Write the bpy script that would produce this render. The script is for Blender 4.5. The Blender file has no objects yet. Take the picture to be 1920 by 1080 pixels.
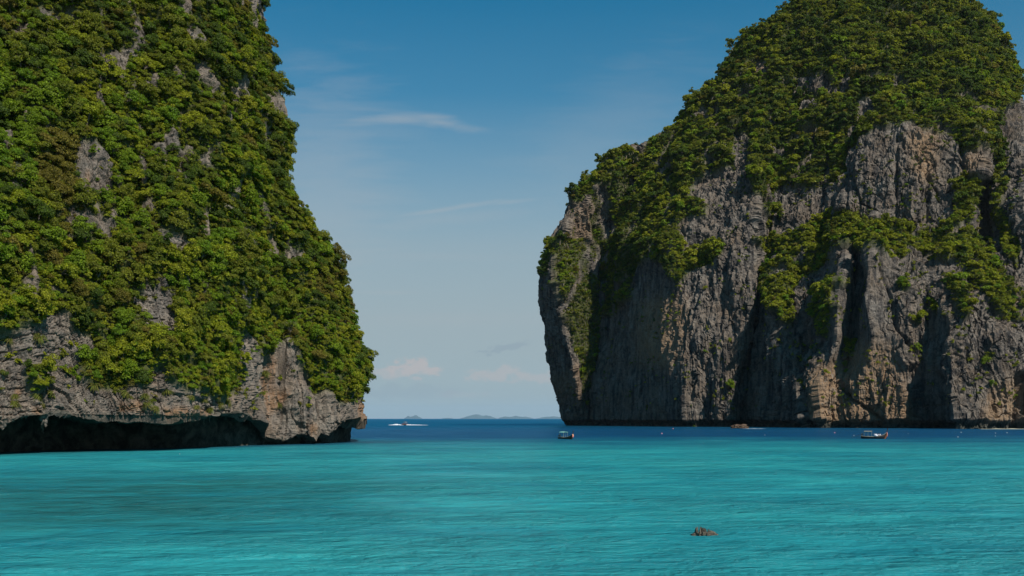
import bpy, math, random
import numpy as np
from mathutils import Vector, Matrix

# ------------------------------------------------------------------ camera, sky, sun
F, CX, HY, CAMH = 1867.0, 960.0, 785.0, 6.0      # focal length in pixels of a 1920 wide frame, horizon row, eye height
scene = bpy.context.scene
COL = scene.collection
cam_d = bpy.data.cameras.new("camera")
cam_d.sensor_width = 36.0
cam_d.lens = 36.0 * F / 1920.0
cam_d.shift_y = (HY - 540.0) / 1920.0
cam_d.clip_start = 0.5
cam_d.clip_end = 150000.0
cam = bpy.data.objects.new("camera", cam_d)
cam.location = (0, 0, CAMH)
cam.rotation_euler = (math.radians(90), 0, 0)
COL.objects.link(cam)
scene.camera = cam

SUN_EL, SUN_AZ = math.radians(48), math.radians(140)    # azimuth clockwise from +Y: behind the camera, to the right
sun_dir = Vector((math.sin(SUN_AZ) * math.cos(SUN_EL), math.cos(SUN_AZ) * math.cos(SUN_EL), math.sin(SUN_EL)))
sd = bpy.data.lights.new("sun", 'SUN')
sd.energy = 5.0
sd.angle = math.radians(0.5)
sd.color = (1.0, 0.95, 0.86)
sun = bpy.data.objects.new("sun", sd)
sun.rotation_euler = sun_dir.to_track_quat('Z', 'Y').to_euler()
COL.objects.link(sun)

scene.view_settings.view_transform = 'Standard'
scene.view_settings.look = 'None'
scene.view_settings.gamma = 1.0
scene.view_settings.exposure = 0.22
scene.view_settings.use_curve_mapping = False


class NT:
    """small node-tree writer"""
    def __init__(self, tree):
        self.t = tree; self.n = tree.nodes; self.l = tree.links
    def node(self, typ, ins=None, **props):
        nd = self.n.new(typ)
        for k, v in props.items():
            setattr(nd, k, v)
        for k, v in (ins or {}).items():
            s = nd.inputs[k]
            if hasattr(v, 'bl_idname') or isinstance(v, bpy.types.NodeSocket):
                self.l.new(v if isinstance(v, bpy.types.NodeSocket) else v.outputs[0], s)
            else:
                s.default_value = v
        return nd
    def math(self, op, a, b=0.0, c=None, clamp=False):
        ins = {0: a, 1: b}
        if c is not None: ins[2] = c
        return self.node('ShaderNodeMath', ins, operation=op, use_clamp=clamp).outputs[0]
    def vmath(self, op, a, b=(0, 0, 0)):
        return self.node('ShaderNodeVectorMath', {0: a, 1: b}, operation=op).outputs[0]
    def noise(self, vec, scale, detail=4.0, rough=0.55, dist=0.0):
        return self.node('ShaderNodeTexNoise', {'Vector': vec, 'Scale': scale, 'Detail': detail, 'Roughness': rough, 'Distortion': dist})
    def ramp(self, fac, stops):
        r = self.node('ShaderNodeValToRGB', {0: fac})
        e = r.color_ramp.elements
        while len(e) < len(stops): e.new(0.5)
        for i, (p, c) in enumerate(stops):
            e[i].position = p
            e[i].color = (c, c, c, 1) if isinstance(c, (int, float)) else (*c, 1)
        return r.outputs[0]
    def mix(self, fac, a, b, typ='MIX'):
        m = self.node('ShaderNodeMix', data_type='RGBA', blend_type=typ)
        for k, v in ((0, fac), (6, a), (7, b)):
            s = m.inputs[k]
            if isinstance(v, bpy.types.NodeSocket): self.l.new(v, s)
            elif k == 0: s.default_value = v
            else: s.default_value = (*v, 1) if len(v) == 3 else v
        return m.outputs[2]
    def smooth(self, v, a, b):
        return self.node('ShaderNodeMapRange', {0: v, 1: a, 2: b, 3: 0.0, 4: 1.0}, interpolation_type='SMOOTHSTEP').outputs[0]


world = bpy.data.worlds.new("World")
scene.world = world
world.use_nodes = True
w = NT(world.node_tree)
w.n.clear()
sky = w.node('ShaderNodeTexSky', sky_type='NISHITA', sun_disc=False, sun_elevation=SUN_EL, sun_rotation=SUN_AZ,
             altitude=0.0, air_density=1.0, dust_density=0.6, ozone_density=1.5)
skyc = w.mix(1.0, sky.outputs[0], (0.08, 0.63, 0.76), 'MULTIPLY')
skyc = w.node('ShaderNodeHueSaturation', {'Color': skyc, 'Saturation': 1.25, 'Value': 1.0}).outputs[0]
# milky air low over the sea, the same all round
el = w.node('ShaderNodeSeparateXYZ', {0: w.node('ShaderNodeTexCoord').outputs['Generated']}).outputs[2]
milk = w.ramp(el, [(0.0, 0.95), (0.10, 0.94), (0.17, 0.80), (0.24, 0.46), (0.31, 0.15), (0.40, 0.03), (0.6, 0.0)])
skyc = w.mix(milk, skyc, (3.05, 3.62, 3.90))
# thin clouds, as directions in the sky (u = sideways slope, v = upward slope)
gd = w.node('ShaderNodeTexCoord').outputs['Generated']
sx = w.node('ShaderNodeSeparateXYZ', {0: gd})
yy = w.math('MAXIMUM', sx.outputs[1], 0.02)
u = w.math('DIVIDE', sx.outputs[0], yy)
v = w.math('DIVIDE', sx.outputs[2], yy)
uv = w.node('ShaderNodeCombineXYZ', {0: u, 1: v, 2: 0.0}).outputs[0]
fwd = w.smooth(sx.outputs[1], 0.05, 0.2)
def sky_uv(px, py): return ((px - CX) / F, (HY - py) / F)
def blob(px, py, rx, ry, slope=0.0, bend=0.0):
    u0, v0 = sky_uv(px, py)
    du = w.math('SUBTRACT', u, u0)
    dv = w.math('SUBTRACT', w.math('SUBTRACT', v, v0), w.math('MULTIPLY', du, slope))
    if bend:
        dv = w.math('ADD', dv, w.math('MULTIPLY', w.math('MULTIPLY', du, du), bend))
    a = w.math('DIVIDE', du, rx / F); b = w.math('DIVIDE', dv, ry / F)
    r = w.math('SQRT', w.math('ADD', w.math('MULTIPLY', a, a), w.math('MULTIPLY', b, b)))
    return w.math('SUBTRACT', 1.0, r)
wisp = w.noise(w.vmath('MULTIPLY', uv, (9.0, 60.0, 1.0)), 1.0, 6.0, 0.6, 0.6).outputs[0]
fine = w.noise(w.vmath('MULTIPLY', uv, (40.0, 150.0, 1.0)), 1.0, 4.0, 0.6, 0.3).outputs[0]
puff = w.noise(w.vmath('MULTIPLY', uv, (70.0, 130.0, 1.0)), 1.0, 7.0, 0.62, 0.3).outputs[0]
def wispy(parts, gain, soft=1.0):
    m = None
    for b, k in parts:
        x = w.math('ADD', b, w.math('MULTIPLY', w.math('SUBTRACT', wisp, 0.5), 1.5))
        x = w.math('MULTIPLY', w.smooth(x, 0.0, soft), k)
        m = x if m is None else w.math('MAXIMUM', m, x)
    return w.math('MULTIPLY', m, w.math('MULTIPLY_ADD', fine, gain, 1.0 - gain * 0.5))
thin = wispy([(blob(745, 224, 185, 17, -0.02, 1.2), 0.40), (blob(825, 230, 90, 20, -0.14), 0.46), (blob(680, 232, 160, 10, 0.04), 0.25), (blob(620, 266, 130, 12), 0.22), (blob(700, 245, 200, 40), 0.12),
              (blob(850, 390, 150, 8, 0.15), 0.34), (blob(960, 378, 70, 7, 0.1), 0.25), (blob(800, 415, 260, 22, 0.1), 0.15),
              (blob(800, 480, 300, 14), 0.10), (blob(600, 330, 210, 300), 0.24), (blob(1150, 230, 260, 150, 0.5), 0.12), (blob(730, 548, 110, 8), 0.18), (blob(880, 600, 260, 20), 0.10)], 0.5)
def puffy(parts):
    m = None
    for b, k in parts:
        x = w.math('ADD', b, w.math('MULTIPLY', w.math('SUBTRACT', puff, 0.5), 3.6))
        x = w.math('MULTIPLY', w.smooth(x, 0.0, 0.55), k)
        m = x if m is None else w.math('MAXIMUM', m, x)
    return m
cum = puffy([(blob(775, 691, 46, 21), 0.75), (blob(735, 700, 75, 12), 0.45), (blob(800, 697, 34, 12), 0.5), (blob(930, 706, 75, 13), 0.5), (blob(950, 700, 34, 16), 0.5), (blob(1000, 708, 60, 12), 0.42), (blob(862, 740, 60, 8), 0.15)])
grey = puffy([(blob(950, 652, 60, 9, 0.2), 0.35), (blob(760, 735, 140, 18), 0.18)])
thin = w.math('MULTIPLY', thin, fwd); cum = w.math('MULTIPLY', cum, fwd); grey = w.math('MULTIPLY', grey, fwd)
SKYS = 0.1
skyc = w.mix(thin, skyc, (3.6, 3.8, 4.0))
skyc = w.mix(cum, skyc, (4.3, 3.9, 3.85))
skyc = w.mix(grey, skyc, (2.0, 2.6, 3.3))
bg = w.node('ShaderNodeBackground', {'Color': skyc, 'Strength': SKYS})
w.node('ShaderNodeOutputWorld', {'Surface': bg.outputs[0]})
scene.cycles.use_denoising = True
scene.cycles.sample_clamp_direct = 1.6
scene.cycles.sample_clamp_indirect = 1.5
scene.cycles.max_bounces = 6
scene.cycles.diffuse_bounces = 3
scene.cycles.volume_bounces = 1
scene.cycles.caustics_reflective = False
scene.cycles.caustics_refractive = False

# ------------------------------------------------------------------ helpers
rng = np.random.default_rng(7)
random.seed(7)

def P(px, py, Y):
    """the point at depth Y that lies in the direction of a pixel of the photograph"""
    return np.array(((px - CX) / F * Y, Y, CAMH + (HY - py) / F * Y))
def on_sea(px, py):
    Y = CAMH * F / (py - HY)
    return Vector(((px - CX) / F * Y, Y, 0.0))

def tag(o, label=None, cat=None, group=None, kind=None):
    if label: o['label'] = label
    if cat: o['category'] = cat
    if group: o['group'] = group
    if kind: o['kind'] = kind
    return o
def empty(name, loc=(0, 0, 0), rot=(0, 0, 0), scale=1.0):
    o = bpy.data.objects.new(name, None)
    o.empty_display_size = 0.3
    o.location = loc; o.rotation_euler = rot; o.scale = (scale,) * 3
    COL.objects.link(o)
    return o
def link(name, me, mats=(), parent=None):
    for m in mats:
        if m is not None: me.materials.append(m)
    o = bpy.data.objects.new(name, me)
    COL.objects.link(o)
    if parent is not None: o.parent = parent
    return o

def mesh_np(name, V, Fq, smooth=False, mat_index=None):
    """mesh from arrays of vertices and equal-sided faces"""
    V = np.asarray(V, np.float32); Fq = np.asarray(Fq, np.int32)
    me = bpy.data.meshes.new(name)
    k = Fq.shape[1]
    me.vertices.add(len(V)); me.vertices.foreach_set('co', V.ravel())
    me.loops.add(Fq.size); me.loops.foreach_set('vertex_index', Fq.ravel())
    me.polygons.add(len(Fq)); me.polygons.foreach_set('loop_start', np.arange(0, Fq.size, k, dtype=np.int32))
    me.polygons.foreach_set('use_smooth', np.full(len(Fq), smooth))
    if mat_index is not None:
        me.polygons.foreach_set('material_index', np.asarray(mat_index, np.int32))
    me.update(calc_edges=True)
    return me
def grid_faces(nr, nc, wrap=False):
    r = np.arange(nr - 1)[:, None]; cN = nc if wrap else nc - 1
    c = np.arange(cN)[None, :]
    c2 = (c + 1) % nc
    f = np.stack(np.broadcast_arrays(r * nc + c, r * nc + c2, (r + 1) * nc + c2, (r + 1) * nc + c), -1)
    return f.reshape(-1, 4)
def attr(me, name, vals):
    a = me.attributes.new(name, 'FLOAT', 'POINT')
    a.data.foreach_set('value', np.asarray(vals, np.float32).ravel())

def hashi(ix, iy, iz, seed):
    h = (ix.astype(np.int64) * 374761393 + iy.astype(np.int64) * 668265263 + iz.astype(np.int64) * 2147483647 + seed * 1274126177) & 0xFFFFFFFF
    h = ((h ^ (h >> 13)) * 1274126177) & 0xFFFFFFFF
    h = ((h ^ (h >> 16)) * 2246822519) & 0xFFFFFFFF
    return h ^ (h >> 15)
def hashf(ix, iy, iz, seed):
    return hashi(ix, iy, iz, seed).astype(np.float64) / 4294967296.0
_G = np.array([(1, 1, 0), (-1, 1, 0), (1, -1, 0), (-1, -1, 0), (1, 0, 1), (-1, 0, 1), (1, 0, -1), (-1, 0, -1), (0, 1, 1), (0, -1, 1), (0, 1, -1), (0, -1, -1),
               (1, 1, 0), (-1, 1, 0), (0, -1, 1), (0, -1, -1)], np.float64)
def noise3(x, y, z, seed=0):
    xi, yi, zi = np.floor(x), np.floor(y), np.floor(z)
    fx, fy, fz = x - xi, y - yi, z - zi
    xi, yi, zi = xi.astype(np.int64), yi.astype(np.int64), zi.astype(np.int64)
    s = lambda t: t * t * t * (t * (t * 6 - 15) + 10)
    ux, uy, uz = s(fx), s(fy), s(fz)
    def g(dx, dy, dz):
        q = _G[hashi(xi + dx, yi + dy, zi + dz, seed) & 15]
        return q[..., 0] * (fx - dx) + q[..., 1] * (fy - dy) + q[..., 2] * (fz - dz)
    def lerp(a, b, t): return a + (b - a) * t
    return lerp(lerp(lerp(g(0, 0, 0), g(1, 0, 0), ux), lerp(g(0, 1, 0), g(1, 1, 0), ux), uy),
                lerp(lerp(g(0, 0, 1), g(1, 0, 1), ux), lerp(g(0, 1, 1), g(1, 1, 1), ux), uy), uz)
def fbm(x, y, z, oc=4, seed=0, gain=0.5):
    t = 0; a = 1.0
    for i in range(oc):
        t = t + a * noise3(x, y, z, seed + i * 17)
        x, y, z = x * 2.03 + 5.1, y * 2.03 + 1.7, z * 2.03 - 3.3
        a *= gain
    return t
def ridge(x, y, z, oc=3, seed=0):
    t = 0; a = 1.0
    for i in range(oc):
        t = t + a * (1 - 2.2 * np.abs(noise3(x, y, z, seed + i * 17)))
        x, y, z = x * 2.1 + 5.1, y * 2.1 + 1.7, z * 2.1 - 3.3
        a *= 0.5
    return t
def sstep(a, b, x):
    t = np.clip((x - a) / (b - a), 0, 1)
    return t * t * (3 - 2 * t)
def in_poly(px, py, poly):
    r = np.zeros(px.shape, bool)
    n = len(poly)
    for i in range(n):
        x1, y1 = poly[i]; x2, y2 = poly[(i + 1) % n]
        if y1 == y2: continue
        c = ((y1 > py) != (y2 > py)) & (px < (x2 - x1) * (py - y1) / (y2 - y1) + x1)
        r ^= c
    return r
def blocks(s, wv, th, wd, seed, crack=0.12, bed=1.0):
    """broken beds of rock: steps out by bed and block, cracked along the joints; returns (-1..1 relief, crack depth 0..1)"""
    li = np.floor(wv / th); fr = wv / th - li
    li = li.astype(np.int64); z0 = np.zeros_like(li)
    sw = s / wd * (0.7 + 0.6 * hashf(li, z0, z0, seed + 5)) + hashf(li, z0, z0, seed) * 9
    ci = np.floor(sw); fs = sw - ci
    r1 = hashf(li, z0, z0, seed + 1) - 0.5
    r2 = hashf(li, ci.astype(np.int64), z0, seed + 2) - 0.5
    cr = np.maximum(1 - np.minimum(fr, 1 - fr) / crack, 0)
    cs = np.maximum(1 - np.minimum(fs, 1 - fs) / (crack * 0.8), 0)
    cr = cr * (0.15 + 0.85 * (hashf(li + (fr > 0.5), np.floor(s / (wd * 2.7)).astype(np.int64), z0, seed + 9) > 0.45))
    return bed * r1 + r2, np.maximum(cr, 0.7 * cs)
def grid_normals(X):
    du = np.gradient(X, axis=1); dv = np.gradient(X, axis=0)
    n = np.cross(du, dv)
    n /= np.linalg.norm(n, axis=-1, keepdims=True) + 1e-9
    return n
def blur(A, k, ax):
    if k < 1: return A
    pad = [(0, 0)] * A.ndim; pad[ax] = (k, k)
    B = np.cumsum(np.pad(A, pad, mode='edge'), axis=ax)
    B = np.concatenate([np.zeros_like(np.take(B, [0], ax)), B], ax)
    n = A.shape[ax]
    return (np.take(B, np.arange(2 * k + 1, 2 * k + 1 + n), ax) - np.take(B, np.arange(0, n), ax)) / (2 * k + 1)

# ------------------------------------------------------------------ materials
def new_mat(name):
    m = bpy.data.materials.new(name); m.use_nodes = True
    t = NT(m.node_tree); t.n.clear()
    return m, t
def out(t, shader, disp=None):
    o = t.node('ShaderNodeOutputMaterial', {'Surface': shader})
    return o
def plain(name, col, rough=0.6, spec=0.3, metal=0.0, var=0.15, scale=4.0):
    m, t = new_mat(name)
    tc = t.node('ShaderNodeTexCoord').outputs['Object']
    n = t.noise(tc, scale, 4.0).outputs[0]
    c = t.mix(1.0, (*col, 1), t.ramp(n, [(0.25, 1 - var), (0.75, 1 + var)]), 'MULTIPLY')
    b = t.node('ShaderNodeBsdfPrincipled', {'Base Color': c, 'Roughness': rough, 'Specular IOR Level': spec, 'Metallic': metal})
    out(t, b.outputs[0])
    return m

def rock_mat(name, pale, dark, warm, stain, streak_gain, s):
    """karst limestone: grey beds, dark water streaks, warm fresh breaks, ochre stains; green film where plants root"""
    m, t = new_mat(name)
    pos = t.node('ShaderNodeNewGeometry').outputs['Position']
    A = lambda n: t.node('ShaderNodeAttribute', attribute_name=n).outputs['Fac']
    big = t.noise(pos, 0.09 / s, 5.0, 0.6).outputs[0]
    med = t.noise(pos, 0.45 / s, 6.0, 0.65, 0.5).outputs[0]
    strk = t.noise(t.vmath('MULTIPLY', pos, (0.55 / s, 0.55 / s, 0.05 / s)), 1.0, 5.0, 0.6, 0.2).outputs[0]
    strk2 = t.noise(t.vmath('MULTIPLY', pos, (1.7 / s, 1.7 / s, 0.1 / s)), 1.0, 4.0, 0.6, 0.1).outputs[0]
    finev = t.noise(pos, 2.6 / s, 6.0, 0.7).outputs[0]
    c = t.mix(t.ramp(big, [(0.35, 0.0), (0.65, 1.0)]), pale, warm)
    c = t.mix(t.math('MULTIPLY', t.ramp(strk, [(0.45, 0.0), (0.62, 1.0)]), streak_gain), c, dark)
    c = t.mix(t.math('MULTIPLY', t.ramp(med, [(0.45, 0.0), (0.7, 1.0)]), streak_gain * 0.8), c, dark)
    c = t.mix(t.math('MULTIPLY', t.ramp(strk2, [(0.58, 0.0), (0.7, 1.0)]), 0.35), c, pale)
    st = t.math('MULTIPLY', A('stain'), t.ramp(t.math('MULTIPLY_ADD', strk2, 0.6, t.math('MULTIPLY', med, 0.4)), [(0.36, 0.0), (0.52, 1.0)]))
    c = t.mix(t.math('MULTIPLY', st, 0.7), c, stain)
    c = t.mix(1.0, c, t.ramp(finev, [(0.3, 0.6), (0.7, 1.32)]), 'MULTIPLY')
    c = t.mix(t.math('MULTIPLY', A('tide_shade'), 0.95), c, t.mix(t.ramp(med, [(0.4, 0.0), (0.65, 1.0)]), (0.020, 0.024, 0.020), (0.10, 0.095, 0.075)))  # near-black tone: painted cave shade, together with the tide band at the waterline
    vg = t.math('MULTIPLY', A('veg'), t.ramp(med, [(0.3, 0.75), (0.6, 1.0)]))
    c = t.mix(vg, c, t.mix(finev, (0.040, 0.055, 0.012), (0.085, 0.085, 0.025)))
    bumpn = t.math('ADD', t.math('MULTIPLY', finev, 0.5), t.math('MULTIPLY', strk2, 0.5))
    bp = t.node('ShaderNodeBump', {'Height': bumpn, 'Strength': 0.9, 'Distance': 0.8 * s})
    b = t.node('ShaderNodeBsdfPrincipled', {'Base Color': c, 'Roughness': 0.9, 'Specular IOR Level': 0.12, 'Normal': bp.outputs[0]})
    out(t, b.outputs[0])
    return m
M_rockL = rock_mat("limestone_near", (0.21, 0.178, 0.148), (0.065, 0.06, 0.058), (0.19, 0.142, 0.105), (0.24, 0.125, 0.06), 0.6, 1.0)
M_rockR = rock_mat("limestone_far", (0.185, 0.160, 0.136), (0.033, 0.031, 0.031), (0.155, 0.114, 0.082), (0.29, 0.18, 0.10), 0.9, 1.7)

def leaf_mat(name, c0, c1, c2):
    m, t = new_mat(name)
    rnd = t.node('ShaderNodeObjectInfo').outputs['Random']
    isl = t.node('ShaderNodeNewGeometry').outputs['Random Per Island']
    c = t.ramp(rnd, [(0.0, c0), (0.5, c1), (1.0, c2)])
    c = t.mix(1.0, c, t.ramp(isl, [(0.0, 0.5), (0.6, 1.0), (1.0, 1.75)]), 'MULTIPLY')
    b = t.node('ShaderNodeBsdfPrincipled', {'Base Color': c, 'Roughness': 0.55, 'Specular IOR Level': 0.22})
    tr = t.node('ShaderNodeBsdfTranslucent', {'Color': t.mix(1.0, c, (1.1, 1.15, 0.5), 'MULTIPLY')})
    mx = t.node('ShaderNodeMixShader', {0: 0.42, 1: b.outputs[0], 2: tr.outputs[0]})
    out(t, mx.outputs[0])
    return m
LEAF = {
    'bright green': leaf_mat("leaf_bright", (0.145, 0.205, 0.010), (0.165, 0.225, 0.010), (0.110, 0.190, 0.010)),
    'yellow green': leaf_mat("leaf_yellow", (0.240, 0.245, 0.012), (0.215, 0.240, 0.012), (0.265, 0.260, 0.016)),
    'olive green': leaf_mat("leaf_olive", (0.145, 0.160, 0.012), (0.165, 0.172, 0.014), (0.120, 0.148, 0.012)),
    'dark green': leaf_mat("leaf_dark", (0.062, 0.100, 0.010), (0.080, 0.115, 0.010), (0.068, 0.102, 0.014)),
    'brownish': leaf_mat("leaf_brown", (0.165, 0.135, 0.018), (0.145, 0.125, 0.016), (0.180, 0.145, 0.024)),
}
KINDS = list(LEAF)
M_bark = plain("bark", (0.13, 0.105, 0.08), 0.9, 0.1, var=0.3)
M_barkpale = plain("bark_pale", (0.20, 0.17, 0.135), 0.9, 0.1, var=0.2)
def grass_mat():
    m, t = new_mat("tussock_grass")
    isl = t.node('ShaderNodeNewGeometry').outputs['Random Per Island']
    c = t.ramp(isl, [(0.0, (0.09, 0.12, 0.02)), (0.6, (0.15, 0.15, 0.035)), (1.0, (0.20, 0.15, 0.055))])
    b = t.node('ShaderNodeBsdfDiffuse', {'Color': c})
    tr = t.node('ShaderNodeBsdfTranslucent', {'Color': c})
    out(t, t.node('ShaderNodeMixShader', {0: 0.3, 1: b.outputs[0], 2: tr.outputs[0]}).outputs[0])
    return m
M_grass = grass_mat()

# ------------------------------------------------------------------ sea
def sea_material():
    m, t = new_mat("sea_water")
    pos = t.node('ShaderNodeNewGeometry').outputs['Position']
    s = t.node('ShaderNodeSeparateXYZ', {0: pos})
    X, Y = s.outputs[0], s.outputs[1]
    wob = t.noise(pos, 0.012, 5.0, 0.6).outputs[0]
    # seabed: sand in the bay, a drop-off to deep water beyond the mouth, reef patches near the left shore
    edge = t.math('ADD', Y, t.math('ADD', t.math('MULTIPLY', t.math('SUBTRACT', wob, 0.5), 210.0), t.math('MULTIPLY', X, -0.12)))
    deep = t.smooth(edge, 140.0, 350.0)
    far = t.smooth(Y, 700.0, 5000.0)
    pn = t.noise(t.vmath('MULTIPLY', pos, (0.03, 0.045, 1.0)), 1.0, 6.0, 0.62, 0.6).outputs[0]
    pn2 = t.noise(t.vmath('MULTIPLY', pos, (0.16, 0.30, 1.0)), 1.0, 5.0, 0.65, 0.4).outputs[0]
    sand = t.mix(t.ramp(t.math('MULTIPLY_ADD', pn2, 0.35, t.math('MULTIPLY', pn, 0.65)), [(0.38, 0.0), (0.62, 1.0)]), (0.008, 0.175, 0.215), (0.024, 0.275, 0.285))
    reefx = t.smooth(t.math('ADD', X, t.math('MULTIPLY', t.math('SUBTRACT', pn, 0.5), 30.0)), 2.0, -24.0)
    reefy = t.math('MULTIPLY', t.smooth(Y, 128.0, 84.0), t.smooth(Y, 44.0, 62.0))
    reef = t.math('MULTIPLY', t.math('MULTIPLY', reefx, reefy), t.ramp(t.math('MULTIPLY_ADD', pn2, 0.6, t.math('MULTIPLY', pn, 0.4)), [(0.34, 0.0), (0.58, 1.0)]))
    c = t.mix(t.math('MULTIPLY', reef, 0.92), sand, (0.009, 0.088, 0.092))
    # darker teal band along the foot of the left headland
    foot_band = t.math('MULTIPLY', t.smooth(t.math('SUBTRACT', t.math('MULTIPLY', t.math('ADD', X, 91.0), 1.5), t.math('SUBTRACT', Y, 178.0)), 38.0, 4.0), t.ramp(pn2, [(0.3, 0.35), (0.6, 1.0)]))
    foot_band = t.math('MULTIPLY', foot_band, t.smooth(Y, 290.0, 250.0))
    c = t.mix(foot_band, c, (0.015, 0.055, 0.055))
    blue = t.mix(t.ramp(pn, [(0.35, 0.0), (0.65, 1.0)]), (0.003, 0.042, 0.105), (0.004, 0.06, 0.135))
    blue = t.mix(far, blue, (0.003, 0.062, 0.15))
    c = t.mix(deep, c, blue)
    # ripples
    wv1 = t.noise(t.vmath('MULTIPLY', pos, (0.85, 1.5, 1.0)), 1.0, 6.0, 0.62, 0.4).outputs[0]
    wv2 = t.noise(t.vmath('MULTIPLY', pos, (0.11, 0.22, 1.0)), 1.0, 4.0, 0.55, 0.3).outputs[0]
    wv3 = t.noise(t.vmath('MULTIPLY', pos, (3.0, 5.0, 1.0)), 1.0, 4.0, 0.6, 0.2).outputs[0]
    wv4 = t.noise(t.vmath('MULTIPLY', pos, (0.34, 0.62, 1.0)), 1.0, 4.0, 0.6, 0.5).outputs[0]
    h = t.math('ADD', t.math('MULTIPLY', wv1, 0.62), t.math('ADD', t.math('MULTIPLY', wv2, 1.1), t.math('ADD', t.math('MULTIPLY', wv3, 0.2), t.math('MULTIPLY', wv4, 0.9))))
    h = t.math('MULTIPLY', h, t.ramp(t.noise(t.vmath('MULTIPLY', pos, (0.05, 0.08, 1.0)), 1.0, 3.0, 0.6).outputs[0], [(0.3, 0.45), (0.7, 1.6)]))
    bp = t.node('ShaderNodeBump', {'Height': h, 'Strength': 0.95, 'Distance': 1.0})
    dif = t.node('ShaderNodeBsdfDiffuse', {'Color': c, 'Normal': bp.outputs[0]})
    gl = t.node('ShaderNodeBsdfGlossy', {'Color': t.mix(deep, (1, 1, 1), (0.45, 0.80, 1.0)), 'Roughness': 0.2, 'Normal': bp.outputs[0]})
    fr = t.node('ShaderNodeFresnel', {'IOR': 1.33, 'Normal': bp.outputs[0]}).outputs[0]
    fac = t.math('MINIMUM', t.math('MULTIPLY', fr, t.math('MULTIPLY_ADD', deep, 0.25, 0.55)), t.math('MULTIPLY_ADD', deep, 0.16, 0.30))
    open_sea = t.smooth(Y, 420.0, 900.0)
    gl2 = t.node('ShaderNodeBsdfGlossy', {'Color': (0.02, 0.32, 0.47, 1), 'Roughness': 0.3, 'Normal': bp.outputs[0]})
    mx = t.node('ShaderNodeMixShader', {0: fac, 1: dif.outputs[0], 2: gl.outputs[0]})
    mx = t.node('ShaderNodeMixShader', {0: t.math('MULTIPLY', open_sea, 0.72), 1: mx.outputs[0], 2: gl2.outputs[0]})
    out(t, mx.outputs[0])
    return m
def build_sea():
    ys = np.concatenate([[-80, 0, 15], np.geomspace(25, 420, 330), np.geomspace(440, 75000, 46)])
    xs = np.linspace(-1, 1, 300)
    half = np.maximum(120, ys * 0.75 + 60)
    half = np.minimum(half, 62000)
    X = xs[None, :] * half[:, None]
    Yg = np.repeat(ys[:, None], 300, 1)
    amp = np.clip(1.4 - Yg / 260, 0.0, 1.0) * (Yg > 20)
    Z = amp * (0.09 * fbm(X / 5.0, Yg / 2.6, 0 * X, 3, 3) + 0.10 * noise3(X / 19, Yg / 9, 0 * X, 9))
    V = np.stack([X, Yg, Z], -1).reshape(-1, 3)
    me = mesh_np("sea", V, grid_faces(len(ys), 300), True)
    o = link("sea", me, [sea_material()])
    tag(o, 'turquoise sea water turning deep blue beyond the bay mouth', kind='structure')
build_sea()

# ------------------------------------------------------------------ left headland
PIL = ((465, 640), (690, 850))
L_lip = ([-320, 0, 35, 80, 200, 380, 406, 440, 460, 476, 484, 492, 510, 525, 540, 552, 568, 576, 590, 606, 614, 638, 661, 672, 690],
         [806, 800, 784, 778, 783, 785, 778, 782, 785, 790, 802, 820, 828, 831, 823, 816, 816, 824, 812, 822, 810, 792, 790, 797, 788])
L_wat = ([-320, 0, 100, 200, 330, 440, 520, 580, 650, 700], [856, 848, 844.5, 842, 840, 836, 833, 832, 829, 828])
L_cave = ([-320, 0, 60, 400, 455, 490, 580, 605, 640, 690], [13, 15, 17, 16, 10, 2.5, 2.5, 5, 7, 7])     # depth of the undercut
L_edge = ([-160, -80, 0, 60, 120, 180, 240, 300, 350, 400, 450, 490, 520, 560, 600, 640, 680, 710, 750, 770, 790],
          [440, 465, 476, 478, 488, 510, 511, 513, 528, 552, 580, 612, 622, 628, 636, 652, 664, 668, 664, 668, 674])
L_lean = ([-160, -60, 0, 100, 200, 300, 400, 500, 600, 700, 760, 800], [58, 45, 38, 31, 25, 19, 14, 9.5, 6, 2.5, 0.5, 0])

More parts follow.
